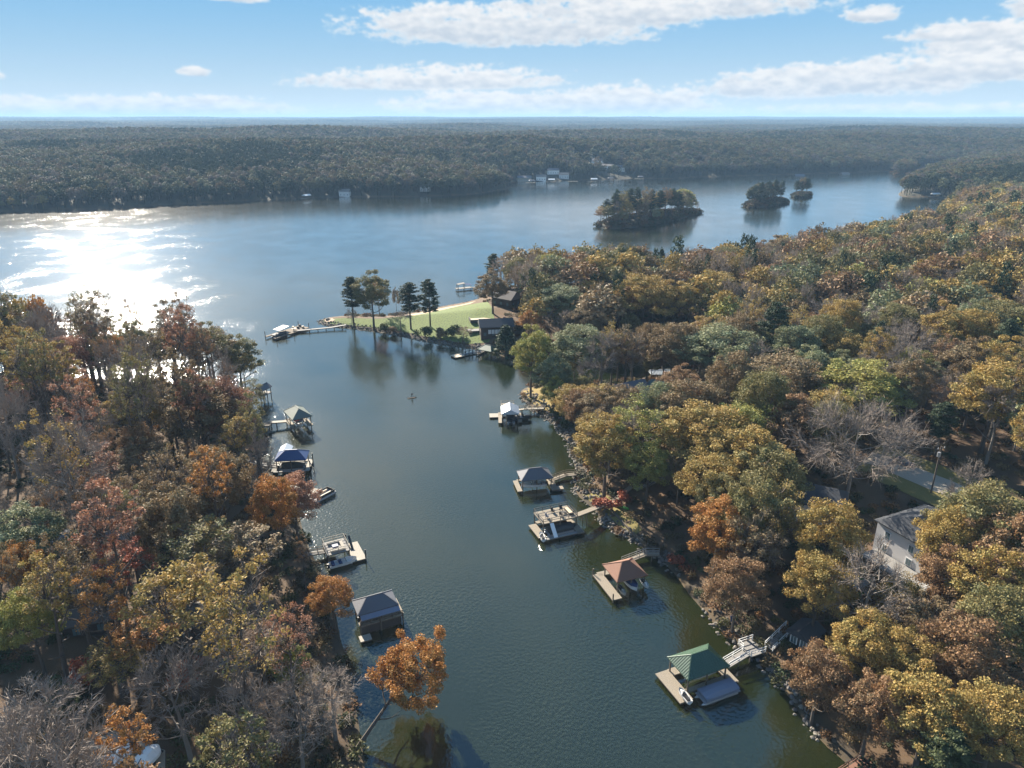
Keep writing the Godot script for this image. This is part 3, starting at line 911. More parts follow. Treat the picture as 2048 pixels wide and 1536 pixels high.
		["cedar", "green", 0, -62.7, -77.0, 6, 2.2, 229, "small green cedar in the bottom left woods", 0.0],
		["bush", "red", 0, -64.3, -82.0, 3.6, 3.2, 296, "dark red shrub beside the small green cedar", 0.0],
		["bush", "palegreen", 1, -63.0, -84.8, 3.0, 2.6, 3, "pale green shrub by the porch house", 0.0],
		["bush", "red", 1, -48.5, -85.1, 4.0, 3.6, 70, "red shrub below the broad grey roof", 0.0],
		["tall", "brown", 2, -63.0, -86.0, 24, 4.2, 137, "tall brown maple standing before the small dark houses", 0.0],
		["tall", "orange", 0, -56.5, -81.8, 22, 3.8, 204, "tall orange maple right of the small dark houses", 0.0],
		["tall", "gold", 1, -64.2, -81.3, 23, 3.8, 271, "tall golden maple over the small dark houses", 0.0],
		["thin", "russet", 0, 73.7, -603.7, 15, 6, 338, "first tree from the left on the largest island", 0.0],
		["pine", "pine", 1, 79.4, -609.7, 20, 5.2, 45, "second tree from the left on the largest island", 0.0],
		["pine", "pine", 2, 86.2, -609.7, 24, 5.2, 112, "third tree from the left on the largest island", 0.0],
		["thin", "olive", 3, 93.0, -612.7, 25, 6, 179, "fourth tree from the left on the largest island", 0.0],
		["pine", "pine", 4, 100.3, -618.8, 26, 5.2, 246, "fifth tree from the left on the largest island", 0.0],
		["pine", "pine", 5, 106.8, -621.9, 27, 5.2, 313, "sixth tree from the left on the largest island", 0.0],
		["thin", "brown", 6, 113.8, -625.0, 27, 6, 20, "seventh tree from the left on the largest island", 0.0],
		["pine", "pine", 7, 120.6, -631.4, 25, 5.2, 87, "eighth tree from the left on the largest island", 0.0],
		["pine", "pine", 8, 129.7, -637.9, 24, 5.2, 154, "ninth tree from the left on the largest island", 0.0],
		["thin", "russet", 9, 136.3, -644.5, 26, 6, 221, "tenth tree from the left on the largest island", 0.0],
		["pine", "pine", 10, 143.1, -651.2, 25, 5.2, 288, "eleventh tree from the left on the largest island", 0.0],
		["pine", "pine", 11, 150.4, -658.1, 23, 5.2, 355, "twelfth tree from the left on the largest island", 0.0],
		["thin", "olive", 12, 157.0, -665.1, 18, 6, 62, "thirteenth tree from the left on the largest island", 0.0],
		["pine", "pine", 0, 242.8, -747.5, 16, 4.6, 129, "first pine from the left on the second island", 0.0],
		["pine", "pine", 1, 250.2, -752.9, 19, 4.6, 196, "second pine from the left on the second island", 0.0],
		["pine", "pine", 2, 258.3, -758.9, 21, 4.6, 263, "third pine from the left on the second island", 0.0],
		["pine", "pine", 3, 268.0, -765.9, 22, 4.6, 330, "fourth pine from the left on the second island", 0.0],
		["pine", "pine", 4, 277.1, -772.6, 23, 4.6, 37, "fifth pine from the left on the second island", 0.0],
		["pine", "pine", 5, 286.4, -779.5, 22, 4.6, 104, "sixth pine from the left on the second island", 0.0],
		["pine", "pine", 0, 329.5, -848.8, 17, 4.8, 171, "left tree of the smallest round island", 0.0],
		["thin", "brown", 1, 335.3, -848.8, 20, 4.8, 238, "middle tree of the smallest round island", 0.0],
		["pine", "pine", 2, 341.1, -848.8, 19, 4.8, 305, "right tree of the smallest round island", 0.0],
		["thin", "olive", 0, 632.6, -1218.6, 19, 6, 12, "first tree from the left on the island by the far narrows", 0.0],
		["thin", "brown", 1, 641.7, -1218.6, 22, 6, 79, "second tree from the left on the island by the far narrows", 0.0],
		["thin", "olive", 2, 651.6, -1218.6, 21, 6, 146, "third tree from the left on the island by the far narrows", 0.0],
		["thin", "brown", 3, 659.8, -1218.6, 18, 6, 213, "fourth tree from the left on the island by the far narrows", 0.0]]
	for t: Array in known:
		tree(t[0], t[1], t[2], t[3], t[4], t[5], t[6], t[7], t[8], {"oak": "leafy oaks of the banks", "thin": "half bare maples of the banks", "tall": "tall thin maples of the left bank", "bare": "leafless trees of the banks", "pine": "pines around the lake", "cedar": "dark cedars", "bush": "shrubs"}[t[0]], t[9])
		blocked.append([t[3], t[4], t[6] * 0.55])
	# the rest of the woods on both banks, on a loose grid
	var rng := RandomNumberGenerator.new()
	rng.seed = 77
	var clear := []
	for i in open_ground.size():
		clear.append_array(Geometry2D.offset_polygon(open_ground[i], 7.0 if i in [0, 2] else 2.0))
	var spots := []
	for gj in range(0, 96):
		for gi in range(-95, 130):
			var x := gi * 7.2 + rng.randf_range(-3.2, 3.2)
			var z := -44.0 - gj * 7.2 + rng.randf_range(-3.2, 3.2)
			var roll := rng.randf()
			var pick := rng.randf()
			var size := rng.randf_range(0.66, 1.3)
			if absf(x) > -z * 0.95 + 24.0 or z < -720.0:
				continue
			if shore(x, z) < 1.8:
				continue
			if not free_spot(x, z, 2.2):
				continue
			if x < -18.0 and z > -200.0 and fposmod(pick * 1000.0, 10.0) < (3.4 if z > -135.0 else 2.0):
				continue
			var open := false
			for p: PackedVector2Array in clear:
				if Geometry2D.is_point_in_polygon(Vector2(x, z), p):
					open = true
			if open:
				continue
			spots.append([x, z, roll, pick, size, Vector2(x, z).length()])
	spots.sort_custom(func(a, b): return a[5] < b[5])
	var said := {}
	var mass := {"leafy": [], "bare": [], "pine": []}
	var count := 0
	var tone := FastNoiseLite.new()
	tone.seed = 4
	tone.frequency = 1.0 / 45.0
	for s: Array in spots:
		var x: float = s[0]
		var z: float = s[1]
		var left := x < -0.12 * -z - 4.0 and z > -330.0
		var kind := "oak"
		var colour := "gold"
		var roll: float = s[2]
		var lawnward := shore(x, z) < 7.0
		if left:
			kind = "tall" if roll < 0.56 else ("bare" if roll < 0.86 else ("thin" if roll < 0.94 else "oak"))
			colour = ["russet", "brown", "olive", "orange", "pink", "gold", "olive", "brown"][int(s[3] * 7.99)]
		else:
			kind = "oak" if roll < 0.50 else ("thin" if roll < 0.70 else ("bare" if roll < 0.94 else "pine"))
			colour = ["gold", "olive", "brown", "olive", "gold", "palegreen", "russet", "gold", "brown", "yellowgreen"][int(clampf(s[3] * 0.75 + 0.25 * (tone.get_noise_2d(x, z) + 0.5), 0.0, 0.999) * 9.99)]
		if kind == "pine":
			colour = "pine"
		var h: float = (17.5 if kind != "pine" else 20.0) * s[4] * (0.7 if lawnward else 1.0)
		if left:
			h *= 1.5 if kind in ["tall", "bare"] else 1.15
		var wide: float = h * {"oak": 0.335, "thin": 0.255, "tall": 0.155, "bare": (0.185 if left else 0.25), "pine": 0.19}[kind] * (1.0 + 0.5 * (s[3] - 0.5))
		if count < 290 and absf(x) < -z * 0.77 + 9.0:
			var near: Array = landmarks[0]
			for l: Array in landmarks:
				if Vector2(x - l[0], z - l[1]).length() < Vector2(x - near[0], z - near[1]).length():
					near = l
			var looks: String = {"oak": "leafy %s oak" % plain(colour), "thin": "half bare %s maple" % plain(colour), "tall": "tall thin %s maple" % plain(colour), "bare": "leafless grey tree", "pine": "tall green pine"}[kind]
			var key: String = looks + near[2]
			if not said.has(key):
				said[key] = []
			said[key].append([Vector2(x - near[0], z - near[1]).length(), kind, colour, x, z, h, wide, looks, near[2], int(s[3] * 97.0)])
			count += 1
		elif s[5] > 235.0 or absf(x) < -z * 0.77 + 9.0:
			var c: Color = palette(colour if kind != "bare" else "twig").srgb_to_linear()
			mass["leafy" if kind in ["oak", "thin", "tall"] else kind].append([x, z, h, wide, c, s[3]])
	for key: String in said:
		var row: Array = said[key]
		row.sort_custom(func(a, b): return a[0] < b[0])
		for i in row.size():
			var t: Array = row[i]
			var word := ordinal(i)
			var label := ("%s %s to %s" % [word, t[7], t[8]]) if word != "" else ("%s in the woods well behind %s" % [t[7], t[8]])
			if row.size() == 1:
				label = "the only %s near %s" % [t[7], t[8]]
			tree(t[1], t[2], t[9], t[3], t[4], t[5], t[6], t[9] * 37.0, label, {"oak": "leafy oaks of the banks", "thin": "half bare maples of the banks", "tall": "tall thin maples of the left bank", "bare": "leafless trees of the banks", "pine": "pines around the lake"}[t[1]])
	var shapes := {"leafy": [far_kit(31, "leafy", 46, 26, 0.46), far_kit(32, "leafy", 42, 26, 0.46)], "bare": [far_kit(33, "bare", 34, 26, 0.3)], "pine": [far_kit(34, "pine", 26, 30, 0.42)]}
	var names := {"leafy": "woods of gold and olive trees on the far part of the banks", "bare": "leafless grey trees scattered through the bank woods", "pine": "dark pines scattered through the bank woods"}
	for k: String in mass:
		for v in shapes[k].size():
			var mine := []
			for i in mass[k].size():
				if i % shapes[k].size() == v:
					mine.append(mass[k][i])
			var buf := PackedFloat32Array()
			for t: Array in mine:
				put(buf, t[0], land(t[0], t[1]), t[1], t[3] / 5.2, t[2] / 18.0, t[5] * TAU, t[4], 0.70 + 0.36 * t[5])
			crowd("bank_woods" if k == "leafy" else k + "_woods", shapes[k][v], buf, names[k])

func plain(colour: String) -> String:
	return {"gold": "golden", "olive": "olive", "yellowgreen": "yellow green", "palegreen": "pale green", "russet": "russet", "orange": "orange", "red": "red", "brown": "brown", "pink": "pink brown", "pine": "dark green", "green": "green"}[colour]

func palette(colour: String) -> Color:
	return M.twig.albedo_color if colour == "twig" else M["leaf_" + colour].albedo_color

func put(buf: PackedFloat32Array, x: float, y: float, z: float, wide: float, tall: float, turn: float, c: Color, b: float) -> void:
	var s := sin(turn) * wide
	var k := cos(turn) * wide
	buf.append_array(PackedFloat32Array([k, 0.0, s, x, 0.0, tall, 0.0, y, -s, 0.0, k, z, c.r * b, c.g * b, c.b * b, 1.0]))

func crowd(called: String, mesh: Mesh, buf: PackedFloat32Array, label: String) -> void:
	if buf.size() == 0:
		return
	var mm := MultiMesh.new()
	mm.transform_format = MultiMesh.TRANSFORM_3D
	mm.use_colors = true
	mm.mesh = mesh
	mm.instance_count = buf.size() / 16
	mm.buffer = buf
	var o := MultiMeshInstance3D.new()
	o.name = numbered(called)
	o.multimesh = mm
	o.material_override = M.mass
	add_child(o)
	tag(o, label, "woods", "", "stuff")

func far_woods() -> void:
	var rng := RandomNumberGenerator.new()
	rng.seed = 99
	var tone := FastNoiseLite.new()
	tone.seed = 14
	tone.frequency = 1.0 / 260.0
	var near_shapes := [far_kit(41, "leafy", 28, 30, 0.52), far_kit(42, "pine", 24, 28, 0.5)]
	var far_shapes := [far_kit(43, "leafy", 18, 14, 0.85), far_kit(44, "pine", 16, 14, 0.8)]
	var cols := ["brown", "olive", "green", "olive", "brown", "green", "palegreen", "twig", "olive", "green"]
	var d := 720.0
	var set := [[PackedFloat32Array(), PackedFloat32Array()], [PackedFloat32Array(), PackedFloat32Array()]]
	var reach := 720.0
	for zone: Array in [[720.0, 1700.0, 8.0, 1.0, 0], [1700.0, 3400.0, 12.0, 1.25, 0], [3400.0, 7500.0, 17.0, 1.45, 1], [7500.0, 20500.0, 38.0, 2.3, 1]]:
		var st: float = zone[2]
		var z := -float(zone[0])
		while z > -float(zone[1]):
			var x := z * 0.98
			while x < -z * 0.90:
				var px := x + rng.randf_range(-0.45, 0.45) * st
				var pz := z + rng.randf_range(-0.45, 0.45) * st
				var a := rng.randf()
				var b := rng.randf()
				if shore(px, pz) > 1.5 and not (zone[4] == 0 and not free_spot(px, pz, 2.0)):
					var n := tone.get_noise_2d(px, pz) + 0.5 * tone.get_noise_2d(px * 4.0, pz * 4.0)
					var pine := b < 0.20 + 0.8 * n + 1.3 * tone.get_noise_2d(px * 0.28 + 500.0, pz * 0.5)
					var c := palette("pine" if pine else cols[int(a * 9.99)]).srgb_to_linear()
					if pine:
						c = c * 1.35
					var k: float = zone[3] * lerpf(0.8, 1.2, a)
					put(set[zone[4]][1 if pine else 0], px, land(px, pz), pz, k * 1.08, lerpf(0.82, 1.12, b) * (1.0 + 0.25 * (zone[3] - 1.0)), a * TAU, c, lerpf(0.36, 0.62, b))
				x += st
			z -= st
	crowd("lakeside_forest", near_shapes[0], set[0][0], "brown and olive forest along the far lake shore")
	crowd("lakeside_pines", near_shapes[1], set[0][1], "dark pine stands in the forest along the far lake shore")
	crowd("distant_forest", far_shapes[0], set[1][0], "hazy blue forest rolling away to the horizon")
	crowd("distant_pines", far_shapes[1], set[1][1], "hazy pine woods rolling away to the horizon")

func undergrowth() -> void:
	var rng := RandomNumberGenerator.new()
	rng.seed = 15
	var ver := PackedVector3Array()
	var col := PackedColorArray()
	for i in 6:
		leaves(ver, col, rng, Vector3(rng.randf_range(-0.9, 0.9), rng.randf_range(0.3, 1.1), rng.randf_range(-0.9, 0.9)), 0.75, 42, 0.17, Color(1, 1, 1), 0.8, 0.4)
	var shape := surface(ver, PackedInt32Array(), col)
	var buf := PackedFloat32Array()
	var cols := [Color(0.10, 0.075, 0.035), Color(0.075, 0.075, 0.03), Color(0.16, 0.085, 0.035), Color(0.05, 0.065, 0.028), Color(0.17, 0.12, 0.055)]
	for j in 200:
		for i in range(-90, 130):
			var x := i * 2.6 + rng.randf_range(-1.3, 1.3)
			var z := -46.0 - j * 2.6 + rng.randf_range(-1.3, 1.3)
			var roll := rng.randf()
			var c: Color = cols[rng.randi() % 5]
			if absf(x) > -z * 0.9 + 8.0:
				continue
			var sd := shore(x, z)
			if sd < 0.6 or (sd > 9.0 and roll > 0.5) or roll > 0.9:
				continue
			var bare := false
			for p: PackedVector2Array in open_ground:
				if Geometry2D.is_point_in_polygon(Vector2(x, z), p):
					bare = true
			if bare or not free_spot_hard(x, z):
				continue
			put(buf, x, land(x, z), z, rng.randf_range(0.6, 1.4), rng.randf_range(0.5, 1.3), rng.randf() * TAU, c, rng.randf_range(0.7, 1.4))
	crowd("undergrowth", shape, buf, "brown and green undergrowth covering the floor of the bank woods")
	buf = PackedFloat32Array()
	for isle: PackedVector2Array in islands:
		var mid := Vector2.ZERO
		for p in isle:
			mid += p / isle.size()
		for k in 420:
			var a := rng.randi() % isle.size()
			var q := mid.lerp(isle[a].lerp(isle[(a + 1) % isle.size()], rng.randf()), sqrt(rng.randf()))
			put(buf, q.x, maxf(land(q.x, q.y), 0.0) - 0.1, q.y, rng.randf_range(1.5, 3.0), rng.randf_range(1.6, 3.6), rng.randf() * TAU, cols[k % 5], rng.randf_range(0.5, 1.0))
	crowd("island_undergrowth", shape, buf, "dark brush covering the wooded islands")

func free_spot_hard(x: float, z: float) -> bool:
	for b: Array in hard:
		var dx: float = x - b[0]
		var dz: float = z - b[1]
		if dx * dx + dz * dz < b[2] * b[2]:
			return false
	return true

func stones() -> void:
	var rng := RandomNumberGenerator.new()
	rng.seed = 5
	var shapes := []
	for v in 3:
		var ball_mesh := SphereMesh.new()
		ball_mesh.radial_segments = 6
		ball_mesh.rings = 3
		ball_mesh.radius = 0.5
		ball_mesh.height = 0.8
		var arr := ball_mesh.get_mesh_arrays()
		var ver: PackedVector3Array = arr[Mesh.ARRAY_VERTEX]
		var n := FastNoiseLite.new()
		n.seed = v + 60
		n.frequency = 1.3
		for i in ver.size():
			ver[i] *= 1.0 + 0.55 * n.get_noise_3dv(ver[i])
		var flat_ver := PackedVector3Array()
		for i: int in arr[Mesh.ARRAY_INDEX]:
			flat_ver.append(ver[i])
		shapes.append(surface(flat_ver, PackedInt32Array()))
	var runs := [[PackedVector2Array([Vector2(2.9, -213.9), Vector2(5.6, -206.3), Vector2(10.8, -195.7), Vector2(15.0, -182.9), Vector2(16.2, -166.0), Vector2(16.4, -161.0), Vector2(15.5, -156.8), Vector2(15.4, -150.8), Vector2(17.6, -146.0)]), 5.0, 4.0, 1.0, "pale grey riprap stones along the bank below the golden oak"],
		[PackedVector2Array([Vector2(17.6, -146.0), Vector2(19.5, -140.1), Vector2(21.5, -135.7), Vector2(25.4, -131.3), Vector2(28.7, -126.3), Vector2(31.7, -120.7)]), 2.6, 4.0, 1.0, "brownish shore stones below the party deck grass"],
		[PackedVector2Array([Vector2(35.3, -106.8), Vector2(36.8, -102.5), Vector2(37.8, -99.8), Vector2(38.9, -97.7)]), 2.6, 4.0, 1.0, "pale stones on the shore behind the green roof"],
		[PackedVector2Array([Vector2(40.4, -96.3), Vector2(42.3, -91.4), Vector2(43.6, -85.1), Vector2(44.8, -78.5)]), 2.2, 3.0, 1.0, "dark wet stones along the shore behind the green roofed dock"],
		[PackedVector2Array([Vector2(-86.4, -309.5), Vector2(-86.4, -305.4), Vector2(-81.7, -299.7), Vector2(-69.9, -295.7), Vector2(-60.6, -291.9), Vector2(-46.7, -284.5), Vector2(-35.4, -276.7), Vector2(-24.7, -270.6), Vector2(-12.5, -265.4)]), 3.6, 3.0, 1.0, "dark stones edging the cove side of the lawn"],
		[PackedVector2Array([Vector2(-65.3, -166.8), Vector2(-67.3, -174.2), Vector2(-68.0, -180.6), Vector2(-69.5, -186.3), Vector2(-72.5, -190.9), Vector2(-76.4, -194.6)]), 4.0, 3.0, 1.0, "dark stones on the left point by the pale gangway"],
		[PackedVector2Array([Vector2(-6.4, -373.9), Vector2(-15.4, -363.4), Vector2(-17.3, -349.2), Vector2(-24.3, -340.9), Vector2(-36.8, -331.1)]), 1.6, 1.5, 1.0, "scattered stones along the back of the beach"]]
	for run: Array in runs:
		var path: PackedVector2Array = run[0]
		var bufs := [PackedFloat32Array(), PackedFloat32Array(), PackedFloat32Array()]
		for i in path.size() - 1:
			var len := path[i].distance_to(path[i + 1])
			for k in int(len * float(run[1]) * float(run[2])):
				var p := path[i].lerp(path[i + 1], rng.randf())
				var q := p + Vector2(rng.randf_range(-1, 1), rng.randf_range(-1, 1)) * float(run[1])
				var sd := shore(q.x, q.y)
				if sd < -0.9 or sd > float(run[1]):
					continue
				var s := rng.randf_range(0.35, 0.95)
				var g := rng.randf_range(0.6, 1.35)
				put(bufs[k % 3], q.x, maxf(land(q.x, q.y), -0.25) + s * 0.12, q.y, s, s * rng.randf_range(0.7, 1.1), rng.randf() * TAU, Color(1.0, rng.randf_range(0.93, 1.0), rng.randf_range(0.86, 0.98)), g * float(run[3]))
		for v in 3:
			if bufs[v].size() == 0:
				continue
			var mm := MultiMesh.new()
			mm.transform_format = MultiMesh.TRANSFORM_3D
			mm.use_colors = true
			mm.mesh = shapes[v]
			mm.instance_count = bufs[v].size() / 16
			mm.buffer = bufs[v]
			var o := MultiMeshInstance3D.new()
			o.name = numbered("riprap_stones")
			o.multimesh = mm
			o.material_override = M.stone
			add_child(o)
			tag(o, run[4], "stones", "", "stuff")

# ------------------------------------------------------------------ shapes for built things
func box(x: float, y: float, z: float) -> BoxMesh:
	var k := "box%.2f_%.2f_%.2f" % [x, y, z]
	if not kits.has(k):
		var b := BoxMesh.new()
		b.size = Vector3(x, y, z)
		kits[k] = b
	return kits[k]

func rod(r: float, h: float, sides := 8) -> CylinderMesh:
	var k := "rod%.3f_%.2f" % [r, h]
	if not kits.has(k):
		var c := CylinderMesh.new()
		c.top_radius = r
		c.bottom_radius = r
		c.height = h
		c.radial_segments = sides
		c.rings = 1
		kits[k] = c
	return kits[k]

func beam(called: String, a: Vector3, b: Vector3, wide: float, high: float, m: Material, parent: Node3D) -> MeshInstance3D:
	var o := part(called, box(wide, high, 1.0), m, parent, (a + b) * 0.5)
	var d := (b - a).normalized()
	o.basis = Basis.looking_at(d, Vector3.UP if absf(d.y) < 0.95 else Vector3.RIGHT).scaled_local(Vector3(1, 1, a.distance_to(b)))
	return o

func solid(quads: Array) -> ArrayMesh:
	var v := PackedVector3Array()
	for q: Array in quads:
		for k in range(1, q.size() - 1):
			v.append_array(PackedVector3Array([q[0], q[k], q[k + 1]]))
	return surface(v, PackedInt32Array())

# lx by lz over the eaves, ridge along x; inset 0 makes gable ends
func roof_shape(lx: float, lz: float, rise: float, inset: float, thick := 0.18) -> ArrayMesh:
	var a := lx * 0.5
	var b := lz * 0.5
	var r := a - inset
	var e := [Vector3(-a, 0, -b), Vector3(a, 0, -b), Vector3(a, 0, b), Vector3(-a, 0, b)]
	var f := []
	for p: Vector3 in e:
		f.append(p - Vector3(0, thick, 0))
	var p0 := Vector3(-r, rise, 0)
	var p1 := Vector3(r, rise, 0)
	return solid([[e[3], p0, p1, e[2]], [e[1], p1, p0, e[0]], [e[2], p1, e[1]], [e[0], p0, e[3]],
		[e[0], f[0], f[1], e[1]], [e[1], f[1], f[2], e[2]], [e[2], f[2], f[3], e[3]], [e[3], f[3], f[0], e[0]], [f[0], f[3], f[2], f[1]]])

func hull_shape(len: float, wide: float, deep: float, blunt := 0.0) -> ArrayMesh:
	var rows := []
	for i in 9:
		var t := i / 8.0
		var w := wide * 0.5 * (0.9 + 0.1 * sin(t * PI)) * (1.0 if t < 0.55 else sqrt(maxf(0.0, 1.0 - pow((t - 0.55) / 0.45, 2.0) * (1.0 - blunt))))
		var sheer := deep * (0.55 + 0.25 * t * t)
		var keel := -deep * 0.45 + (deep * 0.5 * pow(maxf(0.0, t - 0.6) / 0.4, 2.0))
		var x := (t - 0.5) * len
		rows.append([Vector3(x, sheer, -w), Vector3(x, sheer * 0.2, -w * 0.93), Vector3(x, keel, 0), Vector3(x, sheer * 0.2, w * 0.93), Vector3(x, sheer, w), Vector3(x, sheer - 0.08, w * 0.82), Vector3(x, sheer - deep * 0.45, w * 0.74), Vector3(x, sheer - deep * 0.45, -w * 0.74), Vector3(x, sheer - 0.08, -w * 0.82)])
	var q := []
	for i in 8:
		for k in 9:
			var n := (k + 1) % 9
			q.append([rows[i][k], rows[i + 1][k], rows[i + 1][n], rows[i][n]])
	q.append([rows[0][0], rows[0][1], rows[0][2], rows[0][3], rows[0][4]])
	return solid(q)

func loft(sections: Array) -> ArrayMesh:
	var q := []
	for i in sections.size() - 1:
		for k in sections[i].size():
			var n: int = (k + 1) % sections[i].size()
			q.append([sections[i][k], sections[i + 1][k], sections[i + 1][n], sections[i][n]])
	q.append(sections[0])
	var last: Array = sections[-1].duplicate()
	last.reverse()
	q.append(last)
	return solid(q)

# ------------------------------------------------------------------ clearings, roads, lawns
func sheet(called: String, poly: PackedVector2Array, step: float, lift: float, m: Material, label: String) -> void:
	open_ground.append(poly)
	var o := top(called, drape(poly, step, lift), m, label, "", "structure")
	o.name = called

func clearings() -> void:
	sheet("lawn", PackedVector2Array([Vector2(-84.2, -305.5), Vector2(-74.0, -305.4), Vector2(-57.9, -302.1), Vector2(-42.6, -303.0), Vector2(-32.6, -313.2), Vector2(-21.8, -321.9), Vector2(-11.5, -327.1), Vector2(-7.2, -291.3), Vector2(-9.1, -270.0), Vector2(-16.7, -270.0), Vector2(-24.9, -273.9), Vector2(-35.7, -280.3), Vector2(-47.2, -288.1), Vector2(-61.0, -294.8), Vector2(-72.7, -298.7), Vector2(-79.7, -300.8)]), 2.5, 0.08, M.lawn, "bright green mown lawn on the narrow point")
	sheet("meadow", PackedVector2Array([Vector2(3.6, -219.6), Vector2(5.3, -222.0), Vector2(10.1, -220.3), Vector2(13.8, -213.1), Vector2(11.7, -201.3), Vector2(9.4, -202.0), Vector2(6.6, -208.0)]), 2.5, 0.08, M.meadow, "yellow leaf strewn grass at the tip of the small point")
	sheet("beach", PackedVector2Array([Vector2(-49.6, -305.5), Vector2(-35.5, -319.4), Vector2(-23.4, -327.4), Vector2(-17.4, -336.6), Vector2(-19.7, -326.1), Vector2(-32.6, -313.2), Vector2(-42.6, -303.0)]), 2.5, 0.06, M.sand, "pale pinkish sand beach behind the lawn")
	sheet("yard", PackedVector2Array([Vector2(60.0, -112.1), Vector2(64.6, -113.1), Vector2(66.3, -109.8), Vector2(62.3, -105.7), Vector2(59.2, -106.9)]), 2.5, 0.08, M.lawn, "small patch of green grass below the grey house")
	sheet("shore_path", PackedVector2Array([Vector2(16.9, -150.4), Vector2(21.0, -149.8), Vector2(24.0, -145.9), Vector2(26.7, -139.0), Vector2(28.3, -133.5), Vector2(26.6, -132.5), Vector2(23.4, -136.5), Vector2(20.3, -143.4)]), 2.5, 0.08, M.verge, "strip of dry yellow grass above the stones by the party deck")
	sheet("verge", band(PackedVector2Array([Vector2(84.8, -152.7), Vector2(87.6, -149.9), Vector2(89.4, -146.5), Vector2(92.4, -141.5), Vector2(95.2, -136.7), Vector2(97.6, -131.8), Vector2(99.2, -127.7), Vector2(102.5, -121.9)]), 17.0), 2.5, 0.07, M.verge, "yellowed grass verges along the gravel road")
	sheet("road", band(PackedVector2Array([Vector2(84.8, -152.7), Vector2(87.6, -149.9), Vector2(89.4, -146.5), Vector2(92.4, -141.5), Vector2(95.2, -136.7), Vector2(97.6, -131.8), Vector2(99.2, -127.7), Vector2(102.5, -121.9)]), 6.6), 2.5, 0.14, M.gravel, "pale gravel road running past the utility pole")
	sheet("driveway", band(PackedVector2Array([Vector2(-94.6, -114.3), Vector2(-92.1, -119.2), Vector2(-89.0, -122.1), Vector2(-83.9, -123.4), Vector2(-78.0, -123.4), Vector2(-69.7, -122.6), Vector2(-62.3, -121.3)]), 4.2), 2.5, 0.14, M.asphalt, "grey driveway curving through the trees of the left bank")
	sheet("parking", PackedVector2Array([Vector2(-57.2, -73.5), Vector2(-55.0, -74.9), Vector2(-46.9, -72.7), Vector2(-44.8, -68.1), Vector2(-53.3, -66.4)]), 2.5, 0.12, M.gravel, "pale pavement beside the covered trailers")
	sheet("fire_pit_terrace", PackedVector2Array([Vector2(-85.0, -308.0), Vector2(-83.2, -307.9), Vector2(-80.0, -306.3), Vector2(-78.2, -304.0), Vector2(-79.1, -302.1), Vector2(-82.0, -302.9)]), 1.5, 0.16, M.sand, "round sandy terrace at the tip of the lawn point")
	for c: Array in [[72.8, -113.1, 6], [74.0, -110.0, 6], [68.6, -108.1, 6], [75.4, -116.4, 6], [94.4, -126.4, 6], [95.7, -122.7, 6], [87.1, -141.9, 7], [88.5, -136.2, 7], [90.9, -132.8, 7], [85.1, -131.7, 7], [82.6, -137.2, 7], [81.0, -140.6, 6], [76.2, -137.2, 6], [91.8, -130.6, 6], [79.3, -132.6, 6], [94.1, -129.3, 6], [64.8, -115.8, 7], [67.3, -113.1, 7], [67.8, -110.2, 6], [67.8, -118.4, 6], [74.5, -120.5, 6], [71.3, -111.8, 6], [32.7, -189.2, 7], [39.7, -188.6, 7], [35.5, -179.9, 7], [43.8, -187.4, 6], [32.2, -196.3, 5], [-18.0, -337.2, 11], [-22.4, -330.9, 10], [-29.2, -326.8, 9], [-9.3, -332.2, 8], [-13.7, -353.1, 8], [-41.0, -307.9, 8], [-80.2, -302.9, 9], [-73.0, -300.3, 9], [-66.0, -298.4, 9], [-59.2, -296.8, 10], [-52.3, -293.9, 11], [-45.6, -292.6, 13], [-39.0, -291.2, 15], [-32.6, -290.7, 17], [-26.3, -291.9, 18], [-20.8, -288.2, 17], [-16.0, -298.1, 14], [-12.2, -313.4, 12], [-14.0, -277.4, 10], [-23.5, -347.1, 6], [-33.4, -320.9, 6], [5.8, -214.3, 5], [8.6, -211.3, 6], [11.1, -206.7, 5], [20.1, -147.0, 5], [23.5, -142.2, 5], [26.2, -135.7, 5], [84.8, -152.7, 6], [87.6, -149.9, 7], [89.4, -146.5, 8], [92.4, -141.5, 8], [95.2, -136.7, 8], [97.6, -131.8, 8], [99.2, -127.7, 8], [102.5, -121.9, 8], [86.1, -131.5, 5], [82.2, -134.1, 5], [88.0, -129.3, 5], [62.2, -109.7, 7], [59.2, -110.2, 4], [68.9, -116.6, 7], [70.9, -114.8, 6], [65.9, -114.1, 5], [54.4, -103.6, 3], [60.0, -106.5, 3], [45.7, -98.3, 3], [40.7, -98.3, 3], [-89.0, -122.1, 5], [-83.9, -123.4, 5], [-78.0, -123.4, 5], [-92.1, -119.2, 5], [-69.7, -122.6, 4], [-52.5, -72.0, 6], [-48.8, -72.4, 6], [-55.8, -73.3, 4], [36.2, -193.2, 6], [37.8, -185.8, 6], [31.8, -193.0, 5], [41.0, -203.9, 5], [-4.7, -266.9, 5], [-7.6, -263.9, 5], [78.3, -383.7, 9], [63.6, -321.4, 5], [296.2, -1182.4, 14], [119.4, -1132.8, 10]]:
		blocked.append(c)
	for c: Array in [[-18.0, -337.2, 11], [-22.4, -330.9, 10], [-29.2, -326.8, 9], [-41.0, -307.9, 8], [-80.2, -302.9, 9], [-73.0, -300.3, 9], [-66.0, -298.4, 9], [-59.2, -296.8, 10], [-52.3, -293.9, 11], [-45.6, -292.6, 13], [-39.0, -291.2, 15], [-32.6, -290.7, 17], [-26.3, -291.9, 18], [-20.8, -288.2, 17], [-16.0, -298.1, 14], [-12.2, -313.4, 12], [-14.0, -277.4, 10], [-23.5, -347.1, 6], [-33.4, -320.9, 6]]:
		hard.append(c)
